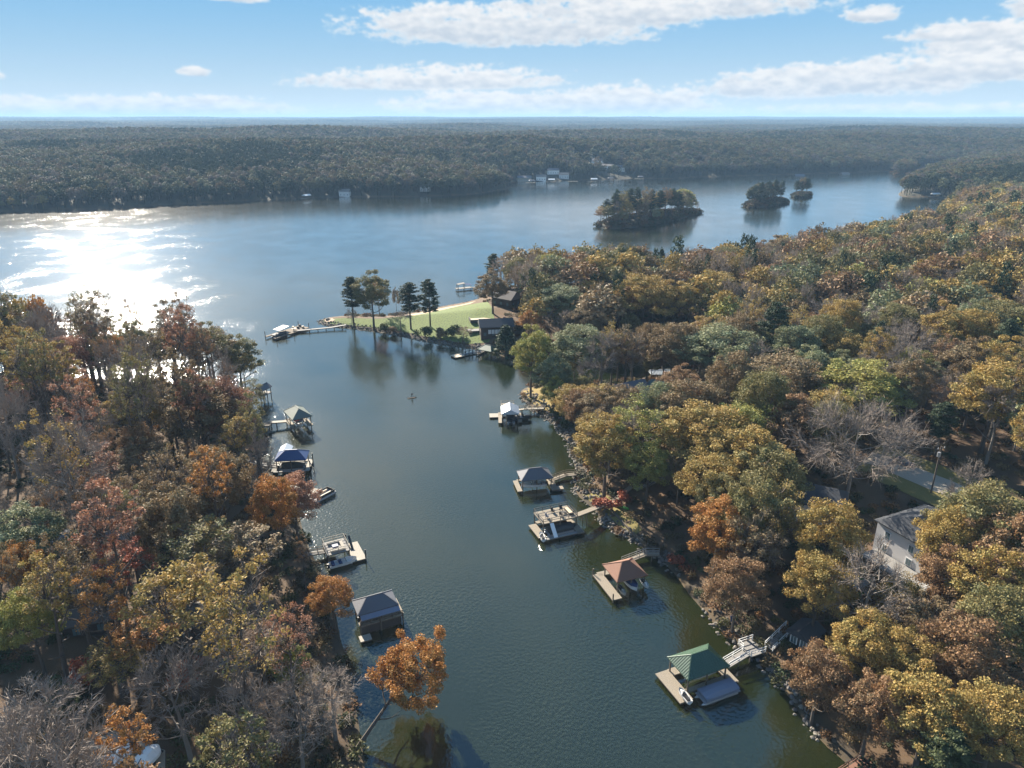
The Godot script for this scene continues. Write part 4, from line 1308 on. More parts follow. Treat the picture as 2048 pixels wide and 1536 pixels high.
	for p: Vector2 in [Vector2(84.8, -152.7), Vector2(87.6, -149.9), Vector2(89.4, -146.5), Vector2(92.4, -141.5), Vector2(95.2, -136.7), Vector2(97.6, -131.8), Vector2(99.2, -127.7), Vector2(102.5, -121.9)]:
		for step: float in [0.0, 9.0, 17.0, 25.0, 33.0]:
			blocked.append([p.x - 0.5 * step, p.y - 0.87 * step, 6.5])

# ------------------------------------------------------------------ houses
func window(parent: Node3D, at: Vector3, turn: float, w: float, h: float, frame: Material, panes := 2) -> void:
	var f := part("window", box(w + 0.24, h + 0.24, 0.08), frame, parent, at, Vector3(0, turn, 0))
	for i in panes:
		part("pane", box(w / panes - 0.08, h, 0.04), M.glass, f, Vector3((i + 0.5) * w / panes - w * 0.5, 0, 0.055))

func house(called: String, label: String, x: float, z: float, turn: float, lx: float, lz: float, tall: float, rise: float, inset: float, wall: Material, roof: Material, trim: Material, storeys := 1, base := 0.0) -> Node3D:
	var at := on_land(x, z)
	at.y = minf(at.y, land(x, z) - 0.2) + base
	var o := thing(called, label, "house", at, turn)
	part("wall", box(lx, tall + 2.0, lz), wall, o, Vector3(0, tall * 0.5 - 1.0, 0))
	part("roof", roof_shape(lx + 1.0, lz + 1.0, rise, inset), roof, o, Vector3(0, tall + 0.18, 0))
	if inset < 0.1:
		var p := PrismMesh.new()
		p.size = Vector3(lz, rise * 0.93, 0.12)
		for s in [-1, 1]:
			part("gable", p, wall, o, Vector3(s * (lx * 0.5 - 0.07), tall + rise * 0.465, 0), Vector3(0, PI / 2, 0))
	for s in storeys:
		var y := 1.5 + s * 2.7
		var n := maxi(2, int(lx / 3.2))
		for i in n:
			var wx := (i + 0.5) * lx / n - lx * 0.5
			window(o, Vector3(wx, y, lz * 0.5 + 0.05), 0.0, 1.1, 1.3, trim)
			window(o, Vector3(wx, y, -lz * 0.5 - 0.05), PI, 1.1, 1.3, trim)
		for i in 2:
			window(o, Vector3(lx * 0.5 + 0.05, y, (i - 0.5) * lz * 0.5), PI / 2, 1.0, 1.3, trim)
			window(o, Vector3(-lx * 0.5 - 0.05, y, (i - 0.5) * lz * 0.5), -PI / 2, 1.0, 1.3, trim)
	blocked.append([x, z, maxf(lx, lz) * 0.5 - 1.2])
	hard.append([x, z, maxf(lx, lz) * 0.5 + 0.5])
	return o

func houses() -> void:
	# the long dark house behind the lawn
	var h := house("lake_house", "dark brown lake house with a glazed porch behind the lawn", -6.49, -277.21, 8, 13, 8, 4.2, 2.4, 0.0, M.darkwood, M.darkroof, M.darkwood)
	for i in 5:
		part("porch_pane", box(1.15, 1.7, 0.06), M.siding, h, Vector3(-3.0 + i * 1.35, 2.4, 4.1))
	part("porch_deck", box(10, 0.25, 3.2), M.greydeck, h, Vector3(-6.5, 0.9, -4.5))
	part("chimney", box(0.9, 2.2, 0.9), M.brick, h, Vector3(3.5, 5.9, -0.5))
	house("guest_house", "dark gabled house with a steep sloping roof behind the lawn house", -2.69, -311.19, -38, 11, 7, 3.6, 3.2, 0.0, M.darkwood, M.greyroof, M.darkwood)
	var f := thing("garden_wall", "low dark wall around the patio of the lawn house", "wall", on_land(-13.16, -292.10), 12)
	part("panel", box(9, 1.3, 0.35), M.dark, f, Vector3(0, 0.5, 2.5))
	part("panel", box(0.35, 1.3, 5), M.dark, f, Vector3(-4.7, 0.5, 0))
	part("paving", box(9, 0.2, 5), M.tan, f, Vector3(0, 0.35, 0))
	house("shore_house", "grey roofed house standing above the trees by the lake", 79.31, -386.19, 32, 10, 7.5, 8.6, 2.8, 0.0, M.siding, M.greyroof, M.white, 2)
	var pt := thing("porch_tower", "white railed two storey porch beside the grey roofed lake house", "porch", on_land(71.50, -372.54), 32)
	for i in 4:
		part("post", box(0.22, 9.6, 0.22), M.white, pt, Vector3(-2.0 if i % 2 else 2.0, 4.2, -1.6 if i < 2 else 1.6))
	part("floor", box(4.4, 0.25, 3.6), M.white, pt, Vector3(0, 5.6, 0))
	part("roof", roof_shape(5.0, 4.2, 0.6, 0.0), M.greyroof, pt, Vector3(0, 9.1, 0))
	var wh := house("white_trimmed_cottage", "cottage with white framed gable windows in the dark woods", 40.52, -290.50, 4, 9, 8, 5.5, 3.0, 4.4, M.darkwood, M.darkroof, M.white, 2)
	house("cove_house", "slate roofed house at the head of the shaded inlet", 35.13, -200.78, 28, 11, 7, 3.4, 2.6, 0.0, M.siding, M.slate, M.white)
	house("green_roofed_cottage", "low cottage with grey green roof beside the russet oak", 46.10, -201.99, -20, 10, 7, 3.0, 2.2, 1.8, M.cream, M.tealroof, M.white)
	house("hidden_house", "dark roofed house with white framed skylights under golden trees", 63.18, -133.59, -28, 14, 9, 4.2, 2.6, 2.0, M.siding, M.darkroof, M.white)
	# grey house with deck on the right
	var g := house("grey_house", "two storey grey sided house with dark roof and white windows", 77.65, -115.66, 24, 13, 10, 6.0, 2.6, 3.6, M.siding, M.darkroof, M.white, 2)
	part("deck", box(11, 0.25, 4.2), M.greydeck, g, Vector3(-6.5, 0.5, 6.8))
	rail(g, [Vector3(-12, 0.6, 8.9), Vector3(-6, 0.6, 8.9), Vector3(-1, 0.6, 8.9)], 1.05, M.white)
	rail(g, [Vector3(-12, 0.6, 8.9), Vector3(-12, 0.6, 4.8)], 1.05, M.white)
	part("deck", box(4.5, 0.25, 9), M.greydeck, g, Vector3(-9.0, 0.45, 0.5))
	rail(g, [Vector3(-11.2, 0.6, -4.0), Vector3(-11.2, 0.6, 4.2)], 1.05, M.white)
	house("shed", "small dark boat shed with a white window beside the white stairs", 49.29, -97.10, 40, 4.2, 3.4, 2.5, 1.1, 0.0, M.dark, M.darkroof, M.white)
	# left bank
	house("long_roofed_house", "house with a broad weathered grey roof among leaning trunks", -55.93, -96.43, 14, 9, 6, 2.6, 1.8, 2.4, M.darkwood, M.oldroof, M.darkwood)
	house("porch_house", "dark house with a long grey roof edge among yellow leaves", -68.16, -94.46, 18, 7, 4, 2.6, 1.6, 0.0, M.darkwood, M.oldroof, M.darkwood)
	house("pale_cottage", "pale cream cottage half hidden by brown trees", -76.64, -103.96, 10, 6, 4, 2.4, 1.6, 0.0, M.cream, M.greyroof, M.white)
	house("upper_left_house", "small dark house behind the pink tree of the left bank", -82.20, -127.38, 6, 8, 5, 2.6, 2.0, 0.0, M.darkwood, M.oldroof, M.darkwood)
	# far shore, small in the picture
	var i := 0
	for p: Array in [[17.0, -1054.0, 8.0, 20.0, "tan house by the water just past the wooded point", 1], [42.0, -1063.0, -5.0, 14.0, "white house at the water behind the wooded point", 0], [60.0, -1100.0, 12.0, 18.0, "white walled house with long roof above the far marina cove", 0], [116.0, -1217.0, 6.0, 34.0, "largest white building above the far marina", 0], [133.0, -1183.0, 4.0, 22.0, "white building below the largest one at the far marina", 0], [146.0, -1150.0, -6.0, 20.0, "white building at the marina centre by the parked boats", 0], [165.0, -1150.0, 10.0, 18.0, "white building on the marina's right side", 0], [76.0, -1081.0, 0.0, 14.0, "pale house between the cove houses and the marina", 2], [-491.0, -792.0, 4.0, 12.0, "pale house low on the far left shore", 2], [-455.0, -824.0, -8.0, 14.0, "pale grey house among the far left trees", 2], [-425.0, -792.0, 10.0, 12.0, "small pale house beside the grey one on the far left shore", 1], [-504.0, -763.0, 0.0, 12.0, "pale house at the far left edge of the lake", 2], [-103.0, -870.0, 5.0, 12.0, "grey house in the trees of the wooded point", 2], [-193.0, -846.0, -4.0, 12.0, "grey house halfway along the far shore", 2], [456.0, -1172.0, 0.0, 14.0, "pale house on the far right shore", 2], [542.0, -1205.0, 12.0, 14.0, "white house on the far right shore near the small island", 0], [820.0, -1390.0, -6.0, 16.0, "pale house where the lake narrows on the far right", 1]]:
		var o := house("lakeshore_house", p[4], p[0], p[1], p[2], p[3], p[3] * 0.6, 5.0, 2.6, 0.0, M.white if p[5] == 0 else (M.cream if p[5] == 1 else M.siding), M.greyroof if i % 2 else M.slate, M.white, 1)
		if p[0] > 0.0:
			blocked.append([p[0] - p[0] * 0.02, p[1] - p[1] * 0.02, 13.0])
			blocked.append([p[0], p[1], 11.0])
		i += 1

func rail(parent: Node3D, pts: Array, high: float, m: Material) -> void:
	for i in pts.size() - 1:
		var a: Vector3 = pts[i]
		var b: Vector3 = pts[i + 1]
		var n := maxi(1, int(a.distance_to(b) / 1.7))
		for k in n + 1:
			if k == 0 and i > 0:
				continue
			part("rail_post", box(0.11, high + 0.1, 0.11), m, parent, a.lerp(b, k / float(n)) + Vector3(0, high * 0.5, 0))
		for y: float in [1.0, 0.5]:
			beam("rail", a + Vector3(0, high * y, 0), b + Vector3(0, high * y, 0), 0.07, 0.1, m, parent)

# ------------------------------------------------------------------ docks and boats
func piles(o: Node3D, spots: Array, up: float, m: Material = null) -> void:
	for p: Vector2 in spots:
		part("post", rod(0.14, up + 3.0), m if m else M.post, o, Vector3(p.x, (up - 3.0) * 0.5, p.y))

func planked(called: String, o: Node3D, x: float, z: float, lx: float, lz: float, y: float, m: Material) -> MeshInstance3D:
	part("joist", box(lx - 0.08, 0.22, lz - 0.08), M.post, o, Vector3(x, y - 0.19, z))
	return part(called, box(lx, 0.09, lz), m, o, Vector3(x, y - 0.04, z))

func boathouse(called: String, label: String, x: float, z: float, turn: float, lx: float, lz: float, eave: float, rise: float, inset: float, roof: Material, deck := 0.8) -> Node3D:
	var o := thing(called, label, "boathouse", Vector3(x, 0, z), turn, "roofed boathouses of the cove")
	part("roof", roof_shape(lx, lz, rise, inset), roof, o, Vector3(0, eave, 0))
	if inset > 0.1:
		var a := lx * 0.5
		var b := lz * 0.5
		for s: Array in [[-1, -1], [-1, 1], [1, -1], [1, 1]]:
			beam("hip_cap", Vector3(s[0] * a, eave + 0.03, s[1] * b), Vector3(s[0] * (a - inset), eave + rise + 0.03, 0), 0.16, 0.06, roof, o)
	beam("ridge_cap", Vector3(-(lx * 0.5 - inset), eave + rise + 0.04, 0), Vector3(lx * 0.5 - inset, eave + rise + 0.04, 0), 0.2, 0.07, roof, o)
	if roof in [M.blueroof, M.metalroof, M.greenroof]:
		var ribs := int(lx / 0.5)
		for i in ribs:
			var rx := (i + 0.5) * lx / ribs - lx * 0.5
			var t := 1.0 if inset < 0.1 else clampf((lx * 0.5 - absf(rx)) / inset, 0.0, 1.0)
			for s in [-1, 1]:
				beam("roof_rib", Vector3(rx, eave + 0.03, s * lz * 0.5), Vector3(rx, eave + 0.03 + rise * t, s * lz * 0.5 * (1.0 - t)), 0.05, 0.05, roof, o)
	var px := lx * 0.5 - 0.45
	var pz := lz * 0.5 - 0.45
	piles(o, [Vector2(-px, -pz), Vector2(0, -pz), Vector2(px, -pz), Vector2(-px, pz), Vector2(0, pz), Vector2(px, pz)], eave - 0.15)
	for s in [-1, 1]:
		part("beam", box(lx - 0.5, 0.24, 0.14), M.post, o, Vector3(0, eave - 0.31, s * pz))
		part("beam", box(0.14, 0.22, lz - 0.9), M.post, o, Vector3(s * px, eave - 0.31, 0))
	landmarks.append([x, z, "the " + called_phrase(label)])
	return o

func called_phrase(label: String) -> String:
	var w := label.split(" ")
	return " ".join(w.slice(0, 4)) if w.size() > 4 else label

func pontoon(label: String, x: float, z: float, y: float, turn: float, len: float, cover: Material, covered := true) -> Node3D:
	var o := thing("pontoon_boat", label, "boat", Vector3(x, y, z), turn, "pontoon boats at the docks")
	for s in [-1, 1]:
		var t := part("float", rod(0.3, len - 0.6, 10), M.alu, o, Vector3(0, 0.0, s * 0.85), Vector3(0, 0, PI / 2))
		var c := CylinderMesh.new()
		c.top_radius = 0.0
		c.bottom_radius = 0.3
		c.height = 0.7
		c.radial_segments = 10
		part("float_tip", c, M.alu, o, Vector3(len * 0.5 + 0.05, 0, s * 0.85), Vector3(0, 0, -PI / 2))
	part("deck", box(len, 0.14, 2.5), M.covergrey, o, Vector3(0, 0.42, 0))
	for s in [-1, 1]:
		part("side_panel", box(len - 0.9, 0.65, 0.07), cover, o, Vector3(0.1, 0.85, s * 1.2))
	part("end_panel", box(0.07, 0.65, 2.3), cover, o, Vector3(len * 0.5 - 0.5, 0.85, 0))
	if covered:
		var secs := []
		for i in 7:
			var t := i / 6.0
			var xx := (t - 0.5) * (len - 0.5)
			var up := 1.3 + 0.4 * sin(t * PI * 0.9 + 0.3)
			secs.append([Vector3(xx, 1.1, -1.3), Vector3(xx, up - 0.1, -0.8), Vector3(xx, up, 0), Vector3(xx, up - 0.1, 0.8), Vector3(xx, 1.1, 1.3)])
		part("boat_cover", loft(secs), cover, o)
	else:
		for s in [-1, 1]:
			part("bench", box(len * 0.5, 0.45, 0.6), M.tan, o, Vector3(0.4, 0.72, s * 0.85))
		part("console", box(0.6, 0.9, 0.7), M.dark, o, Vector3(-0.8, 0.95, -0.5))
	part("outboard_motor", box(0.5, 1.1, 0.4), M.black, o, Vector3(-len * 0.5 - 0.2, 0.5, 0))
	return o

func runabout(label: String, x: float, z: float, y: float, turn: float, len: float, hull: Material, cover: Material, covered := true) -> Node3D:
	var o := thing("motor_boat", label, "boat", Vector3(x, y, z), turn, "motor boats at the docks")
	part("hull", hull_shape(len, len * 0.36, 1.15), hull, o, Vector3(0, 0.35, 0))
	if covered:
		var secs := []
		for i in 7:
			var t := i / 6.0
			var w := len * 0.17 * (1.0 if t < 0.5 else sqrt(maxf(0.02, 1.0 - pow((t - 0.5) / 0.5, 2.0))))
			var xx := (t - 0.5) * len * 0.96
			var yy := 0.95 + 0.3 * t * t
			secs.append([Vector3(xx, yy, -w), Vector3(xx, yy + 0.25, -w * 0.5), Vector3(xx, yy + 0.38, 0), Vector3(xx, yy + 0.25, w * 0.5), Vector3(xx, yy, w)])
		part("boat_cover", loft(secs), cover, o, Vector3(0, 0.05, 0))
	else:
		part("windshield", box(0.06, 0.5, len * 0.28), M.glass, o, Vector3(len * 0.1, 1.25, 0), Vector3(0, 0, 0.5))
		for s in [-1, 1]:
			part("seat", box(0.6, 0.5, 0.5), cover, o, Vector3(-len * 0.1, 0.95, s * 0.45))
		part("rear_bench", box(0.6, 0.5, len * 0.26), cover, o, Vector3(-len * 0.36, 0.95, 0))
	part("outboard_motor", box(0.45, 1.0, 0.4), M.black, o, Vector3(-len * 0.5 - 0.2, 0.7, 0))
	return o

func jet_ski(label: String, x: float, z: float, y: float, turn: float, m: Material) -> Node3D:
	var o := thing("jet_ski", label, "jet ski", Vector3(x, y, z), turn, "jet skis parked on the docks")
	part("hull", hull_shape(3.0, 1.1, 0.7), m, o, Vector3(0, 0.3, 0))
	part("seat", loft([[Vector3(-1.2, 0.5, -0.22), Vector3(-1.2, 0.85, -0.18), Vector3(-1.2, 0.85, 0.18), Vector3(-1.2, 0.5, 0.22)], [Vector3(0.3, 0.5, -0.25), Vector3(0.3, 0.95, -0.2), Vector3(0.3, 0.95, 0.2), Vector3(0.3, 0.5, 0.25)]]), M.black, o)
	part("front_cowl", loft([[Vector3(0.25, 0.5, -0.35), Vector3(0.25, 1.05, -0.2), Vector3(0.25, 1.05, 0.2), Vector3(0.25, 0.5, 0.35)], [Vector3(1.3, 0.5, -0.15), Vector3(1.3, 0.65, -0.1), Vector3(1.3, 0.65, 0.1), Vector3(1.3, 0.5, 0.15)]]), m, o)
	part("handlebar", box(0.06, 0.06, 0.8), M.black, o, Vector3(0.25, 1.15, 0))
	return o

func walkway(called: String, label: String, pts: Array, wide: float, m: Material, railed: Material = null, group := "gangways between banks and docks") -> Node3D:
	var mid: Vector3 = (pts[0] + pts[-1]) * 0.5
	var o := thing(called, label, "gangway", Vector3(mid.x, 0, mid.z), 0.0, group)
	for i in pts.size() - 1:
		var a: Vector3 = pts[i] - o.position
		var b: Vector3 = pts[i + 1] - o.position
		beam("deck", a, b, wide, 0.1, m, o)
		var side := (b - a).cross(Vector3.UP).normalized() * (wide * 0.5 - 0.08)
		for s in [-1, 1]:
			beam("stringer", a + side * s + Vector3(0, -0.16, 0), b + side * s + Vector3(0, -0.16, 0), 0.09, 0.2, M.post, o)
			if railed:
				rail(o, [a + side * s, b + side * s], 1.0, railed)
		var n := maxi(1, int(a.distance_to(b) / 3.2))
		for k in n:
			var p := a.lerp(b, (k + 0.5) / n)
			for s in [-1, 1]:
				var q: Vector3 = p + side * s
				var foot := minf(land(q.x + o.position.x, q.z + o.position.z), 0.0) - 0.4
				part("post", rod(0.11, maxf(p.y - foot, 0.4)), M.post, o, Vector3(q.x, (p.y + foot) * 0.5 - 0.1, q.z))
	return o

func v3(x: float, z: float, y: float) -> Vector3:
	return Vector3(x, y, z)

func chair(label: String, at: Vector3, turn: float, m: Material) -> void:
	var o := thing("deck_chair", label, "chair", at, turn, "chairs on the party deck")
	part("seat", box(0.6, 0.1, 0.6), m, o, Vector3(0, 0.42, 0))
	part("backrest", box(0.6, 0.75, 0.09), m, o, Vector3(0, 0.8, -0.3), Vector3(-0.25, 0, 0))
	for s: Array in [[-1, -1], [1, -1], [-1, 1], [1, 1]]:
		part("leg", box(0.07, 0.4, 0.07), m, o, Vector3(s[0] * 0.25, 0.2, s[1] * 0.25))
	for s in [-1, 1]:
		part("armrest", box(0.1, 0.06, 0.6), m, o, Vector3(s * 0.33, 0.62, 0))

func docks() -> void:
	# --- right bank, nearest first
	var o := boathouse("green_roofed_boathouse", "green metal hip roof boathouse with a covered pontoon boat at its front", 29.9, -91.2, 23, 8.1, 5.6, 3.4, 1.9, 2.5, M.greenroof)
	for i in 13:
		for s in [-1, 1]:
			var zz := -2.5 + i * 0.417
			var t := 1.0 - absf(zz) / 2.8
			beam("roof_rib", Vector3(s * 4.05, 3.44, zz), Vector3(s * (4.05 - 2.5 * t), 3.44 + 1.9 * t, zz), 0.05, 0.06, M.greenroof, o)
	planked("deck", o, -4.9, 0.6, 2.4, 6.8, 0.75, M.deck)
	planked("deck", o, 0.3, -2.1, 8.0, 1.5, 0.75, M.deck)
	planked("deck", o, 4.5, 0.5, 1.6, 6.6, 0.75, M.deck)
	planked("deck", o, 0.2, 2.2, 7.6, 0.8, 0.75, M.deck)
	runabout("white runabout on its lift under the green roof", 30.16, -91.09, 0.5, 203, 5.6, M.hull, M.covergrey)
	pontoon("grey covered pontoon boat moored at the front of the green roofed dock", 32.37, -87.69, 0.1, 203, 6.8, M.cover)
	jet_ski("jet ski parked on the outer corner of the green roofed dock", 26.72, -86.16, 0.78, 110, M.hull)
	walkway("white_railed_gangway", "white railed gangway from the bank to the green roofed dock", [v3(35.16, -93.29, 0.8), v3(39.14, -95.63, 1.2)], 1.5, M.greydeck, M.white)
	var lp := thing("landing_platform", "white railed landing platform on the bank by the green roof", "platform", v3(39.65, -96.47, 0.0), 23)
	planked("deck", lp, 0.9, 0, 3.2, 3.4, 1.25, M.greydeck)
	rail(lp, [Vector3(-0.6, 1.25, -1.6), Vector3(2.4, 1.25, -1.6)], 1.0, M.white)
	rail(lp, [Vector3(-0.6, 1.25, -1.6), Vector3(-0.6, 1.25, -0.4)], 1.0, M.white)
	rail(lp, [Vector3(-0.6, 1.25, 1.6), Vector3(2.4, 1.25, 1.6)], 1.0, M.white)
	piles(lp, [Vector2(-0.5, -1.4), Vector2(-0.5, 1.4), Vector2(2.3, -1.4), Vector2(2.3, 1.4)], 1.1)
	o = boathouse("brown_roofed_boathouse", "brown shingle hip roof boathouse beside the rust coloured oak", 21.8, -116.1, 20, 6.6, 6.2, 3.3, 2.0, 2.6, M.brownroof)
	planked("deck", o, -3.9, 0.4, 2.0, 8.4, 0.75, M.deck)
	planked("deck", o, 0.4, -3.6, 8.6, 1.3, 0.75, M.deck)
	piles(o, [Vector2(-4.7, -4.0), Vector2(-0.2, -4.3), Vector2(-4.7, 4.4)], 2.0)
	runabout("navy covered runabout lifted under the brown roof", 22.59, -115.11, 0.7, -70, 6.0, M.hull, M.navy)
	jet_ski("cream jet ski on the front left of the brown roofed dock", 20.83, -112.34, 0.8, -75, M.cream)
	jet_ski("pale jet ski on the lift by the right post of the brown roof", 25.48, -114.46, 0.8, -75, M.hull)
	walkway("bent_gangway", "narrow railed gangway from the bank to the brown roofed dock", [v3(22.46, -122.10, 0.78), v3(27.31, -124.47, 1.2), v3(30.04, -123.88, 1.6)], 1.2, M.deck, M.greydeck)
	# --- party deck
	o = thing("party_deck_dock", "two level open party deck with railing and pale planks", "dock", Vector3(9.6, 0, -137.0), 22)
	landmarks.append([9.6, -137.0, "the two level party deck"])
	planked("upper_deck", o, 0, 0, 8.4, 5.2, 3.0, M.deck)
	rail(o, [Vector3(4.1, 3.0, -2.5), Vector3(-4.1, 3.0, -2.5), Vector3(-4.1, 3.0, 2.5)], 1.0, M.dark)
	rail(o, [Vector3(-4.1, 3.0, 2.5), Vector3(4.1, 3.0, 2.5), Vector3(4.1, 3.0, -0.6)], 1.0, M.dark)
	piles(o, [Vector2(-4, -2.4), Vector2(0, -2.4), Vector2(4, -2.4), Vector2(-4, 2.4), Vector2(0, 2.4), Vector2(4, 2.4)], 2.8)
	planked("lower_deck", o, -4.9, 1.2, 1.8, 5.6, 0.7, M.deck)
	planked("lower_deck", o, 3.7, 2.0, 1.6, 7.0, 0.7, M.deck)
	planked("lower_deck", o, -0.6, 4.9, 9.6, 0.8, 0.7, M.greydeck)
	planked("lower_deck", o, 0, -2.0, 8.0, 1.0, 0.7, M.deck)
	part("water_slide", box(0.9, 0.08, 3.4), M.white, o, Vector3(-2.2, 1.7, 4.0), Vector3(0.75, 0, 0))
	pontoon("dark pontoon boat in the slip under the party deck", 10.50, -134.77, 0.1, 202, 6.6, M.dark)
	jet_ski("blue and white jet ski at the corner of the party deck dock", 6.43, -130.97, 0.72, 100, M.hull)
	chair("black deck chair near the middle of the party deck", v3(9.04, -137.85, 3.0), 40, M.dark)
	chair("black deck chair beside the tall bar chair on the party deck", v3(10.91, -138.82, 3.0), 10, M.dark)
	chair("grey deck chair alone near the outer rail of the party deck", v3(7.69, -135.58, 3.0), 60, M.covergrey)
	chair("dark deck chair facing the low table on the party deck", v3(10.77, -136.50, 3.0), 150, M.dark)
	var tb := thing("corner_bench", "dark L shaped bench by the gangway corner of the deck", "bench", v3(12.64, -138.01, 3.0), 22)
	part("seat", box(1.0, 0.45, 2.6), M.dark, tb, Vector3(0, 0.23, 0))
	part("backrest", box(0.15, 0.5, 2.6), M.dark, tb, Vector3(0.42, 0.7, 0))
	part("cushion", box(0.9, 0.12, 2.4), M.tan, tb, Vector3(-0.05, 0.51, 0))
	var tt := thing("low_table", "low dark table between the chairs of the party deck", "table", v3(11.47, -137.43, 3.0), 22)
	part("table_top", box(1.1, 0.06, 0.7), M.dark, tt, Vector3(0, 0.42, 0))
	for s: Array in [[-1, -1], [1, -1], [-1, 1], [1, 1]]:
		part("leg", box(0.06, 0.4, 0.06), M.dark, tt, Vector3(s[0] * 0.48, 0.2, s[1] * 0.28))
	walkway("party_deck_gangway", "plank gangway from the bank up to the party deck", [v3(14.12, -136.78, 2.95), v3(18.42, -140.59, 2.4), v3(23.15, -143.15, 2.9)], 1.4, M.deck)
	# --- slate roof
	o = boathouse("slate_roofed_boathouse", "slate grey hip roof boathouse with a curved plank gangway", 5.6, -155.5, 12, 8.0, 5.4, 3.2, 1.8, 2.5, M.slate)
	planked("deck", o, -4.4, 0.4, 1.2, 5.6, 0.75, M.deck)
	planked("deck", o, 4.1, 1.0, 1.6, 6.4, 0.75, M.deck)
	planked("deck", o, 5.1, 3.4, 2.4, 1.5, 0.75, M.deck)
	planked("deck", o, 0, -2.4, 8.0, 0.9, 0.75, M.deck)
	runabout("pale runabout with a blue stripe under the slate roof", 5.28, -154.10, 0.5, 190, 6.2, M.hull, M.covergrey, false)
	walkway("curved_gangway", "curved sunlit plank gangway to the slate roofed dock", [v3(9.43, -156.83, 0.78), v3(13.46, -159.54, 0.95), v3(18.12, -159.62, 1.3)], 1.3, M.deck, M.post)
	# --- metal gable roof
	o = boathouse("metal_roofed_boathouse", "bright metal gable roof boathouse beside the stony point", -0.6, -196.3, 92, 6.2, 5.4, 3.3, 1.3, 0.0, M.metalroof)
	planked("deck", o, 0.4, -2.9, 8.0, 1.2, 0.75, M.deck)
	planked("deck", o, 3.4, 0.0, 1.4, 6.0, 0.75, M.deck)
	planked("deck", o, 0.4, 2.9, 7.0, 1.1, 0.75, M.deck)
	part("side_wall", box(6.0, 1.6, 0.1), M.cream, o, Vector3(-0.6, 1.6, -2.5))
	rail(o, [Vector3(3.8, 3.2, -2.6), Vector3(5.6, 3.2, -2.6), Vector3(5.6, 3.2, 1.4)], 0.9, M.deck)
	planked("high_deck", o, 4.6, -0.6, 2.2, 4.2, 3.2, M.deck)
	piles(o, [Vector2(5.5, -2.5), Vector2(5.5, 1.3)], 3.0)
	var fl := thing("swim_platform", "pale floating swim platform left of the metal roofed dock", "platform", v3(-4.86, -198.94, 0.0), 4)
	planked("deck", fl, 0, 0, 4.0, 3.0, 0.5, M.cream)
	part("float", box(3.6, 0.5, 2.6), M.dark, fl, Vector3(0, 0.05, 0))
	runabout("dark bass boat moored on the right of the metal roofed dock", 3.30, -196.26, 0.1, 8, 5.4, M.dark, M.covergrey, false)
	pontoon("dark pontoon boat inside the metal roofed dock", -0.39, -195.91, 0.2, 92, 6.0, M.dark)
	walkway("sunlit_gangway", "long pale railed gangway from the stony point to the metal roofed dock", [v3(2.01, -202.73, 0.78), v3(4.00, -202.17, 1.3), v3(9.83, -202.00, 1.6)], 1.4, M.cream, M.deck)
	# --- inlet
	o = boathouse("inlet_green_boathouse", "small pale green roofed boathouse at the end of the lawn", -9.15, -258.49, -32, 6.5, 5.5, 2.8, 1.5, 2.0, M.tealroof)
	o.get_node("roof").material_override = M.greenroof
	planked("deck", o, -3.4, 0, 1.2, 5.0, 0.7, M.deck)
	fl = thing("lift_dock", "low dock with a tan float and dark boat lift frames", "dock", v3(-17.96, -258.48, 0.0), 33)
	planked("deck", fl, -3.2, 0, 4.2, 3.6, 0.6, M.tan)
	planked("deck", fl, 4.0, 0, 10.5, 1.4, 0.6, M.greydeck)
	for i in 5:
		part("lift_frame", box(0.16, 1.7, 0.16), M.black, fl, Vector3(-0.6 + i * 1.6, 1.3, 1.2))
		part("lift_frame", box(0.16, 1.7, 0.16), M.black, fl, Vector3(-0.6 + i * 1.6, 1.3, -1.2))
	part("lift_rail", box(7.0, 0.16, 0.16), M.black, fl, Vector3(2.6, 2.1, 1.2))
	part("lift_rail", box(7.0, 0.16, 0.16), M.black, fl, Vector3(2.6, 2.1, -1.2))
	piles(fl, [Vector2(-5, 1.5), Vector2(-5, -1.5), Vector2(2, 0.5), Vector2(8, 0.5)], 0.6)
	o = boathouse("inlet_white_boathouse", "white metal roof boathouse in the dark shaded inlet", 51.40, -231.14, 4, 8.0, 5.0, 3.0, 0.9, 0.0, M.metalroof)
	planked("deck", o, 0, -2.4, 8, 1.0, 0.7, M.greydeck)
	# --- far side of the lawn point
	o = thing("lake_side_dock", "dark dock with tilted canopies beyond the beach", "dock", v3(-25.40, -370.06, 0.0), 22)
	landmarks.append([-24.0, -364.0, "the dark dock beyond the beach"])
	planked("deck", o, 0, 0, 9, 3, 1.0, M.greydeck)
	planked("deck", o, 7.5, 0.5, 8, 1.4, 1.0, M.greydeck)
	part("canopy", box(4.0, 0.15, 3.0), M.dark, o, Vector3(-1.8, 3.4, 0.3), Vector3(0, 0, 0.12))
	part("canopy", box(3.4, 0.12, 2.6), M.navy, o, Vector3(2.4, 2.6, -0.2), Vector3(0.1, 0, -0.1))
	piles(o, [Vector2(-3.6, 1.3), Vector2(-3.6, -1.0), Vector2(0, 1.3), Vector2(0, -1.0)], 3.3)
	piles(o, [Vector2(4, 1.3), Vector2(4, -1.2), Vector2(9, 0.5)], 1.4)
	# --- left bank, nearest first
	o = boathouse("dark_roofed_boathouse", "dark hip roof boathouse with a pale front walkway", -24.6, -105.9, 25, 7.4, 4.6, 3.5, 1.7, 2.3, M.slate)
	planked("deck", o, 0.2, 2.9, 7.8, 1.2, 2.0, M.deck)
	planked("deck", o, 3.7, 0.8, 1.2, 4.6, 2.0, M.deck)
	rail(o, [Vector3(-3.6, 2.0, 3.45), Vector3(4.0, 2.0, 3.45)], 0.95, M.post)
	part("lower_roof", box(7.0, 0.12, 1.4), M.cover, o, Vector3(0.2, 3.05, 2.75), Vector3(0.35, 0, 0))
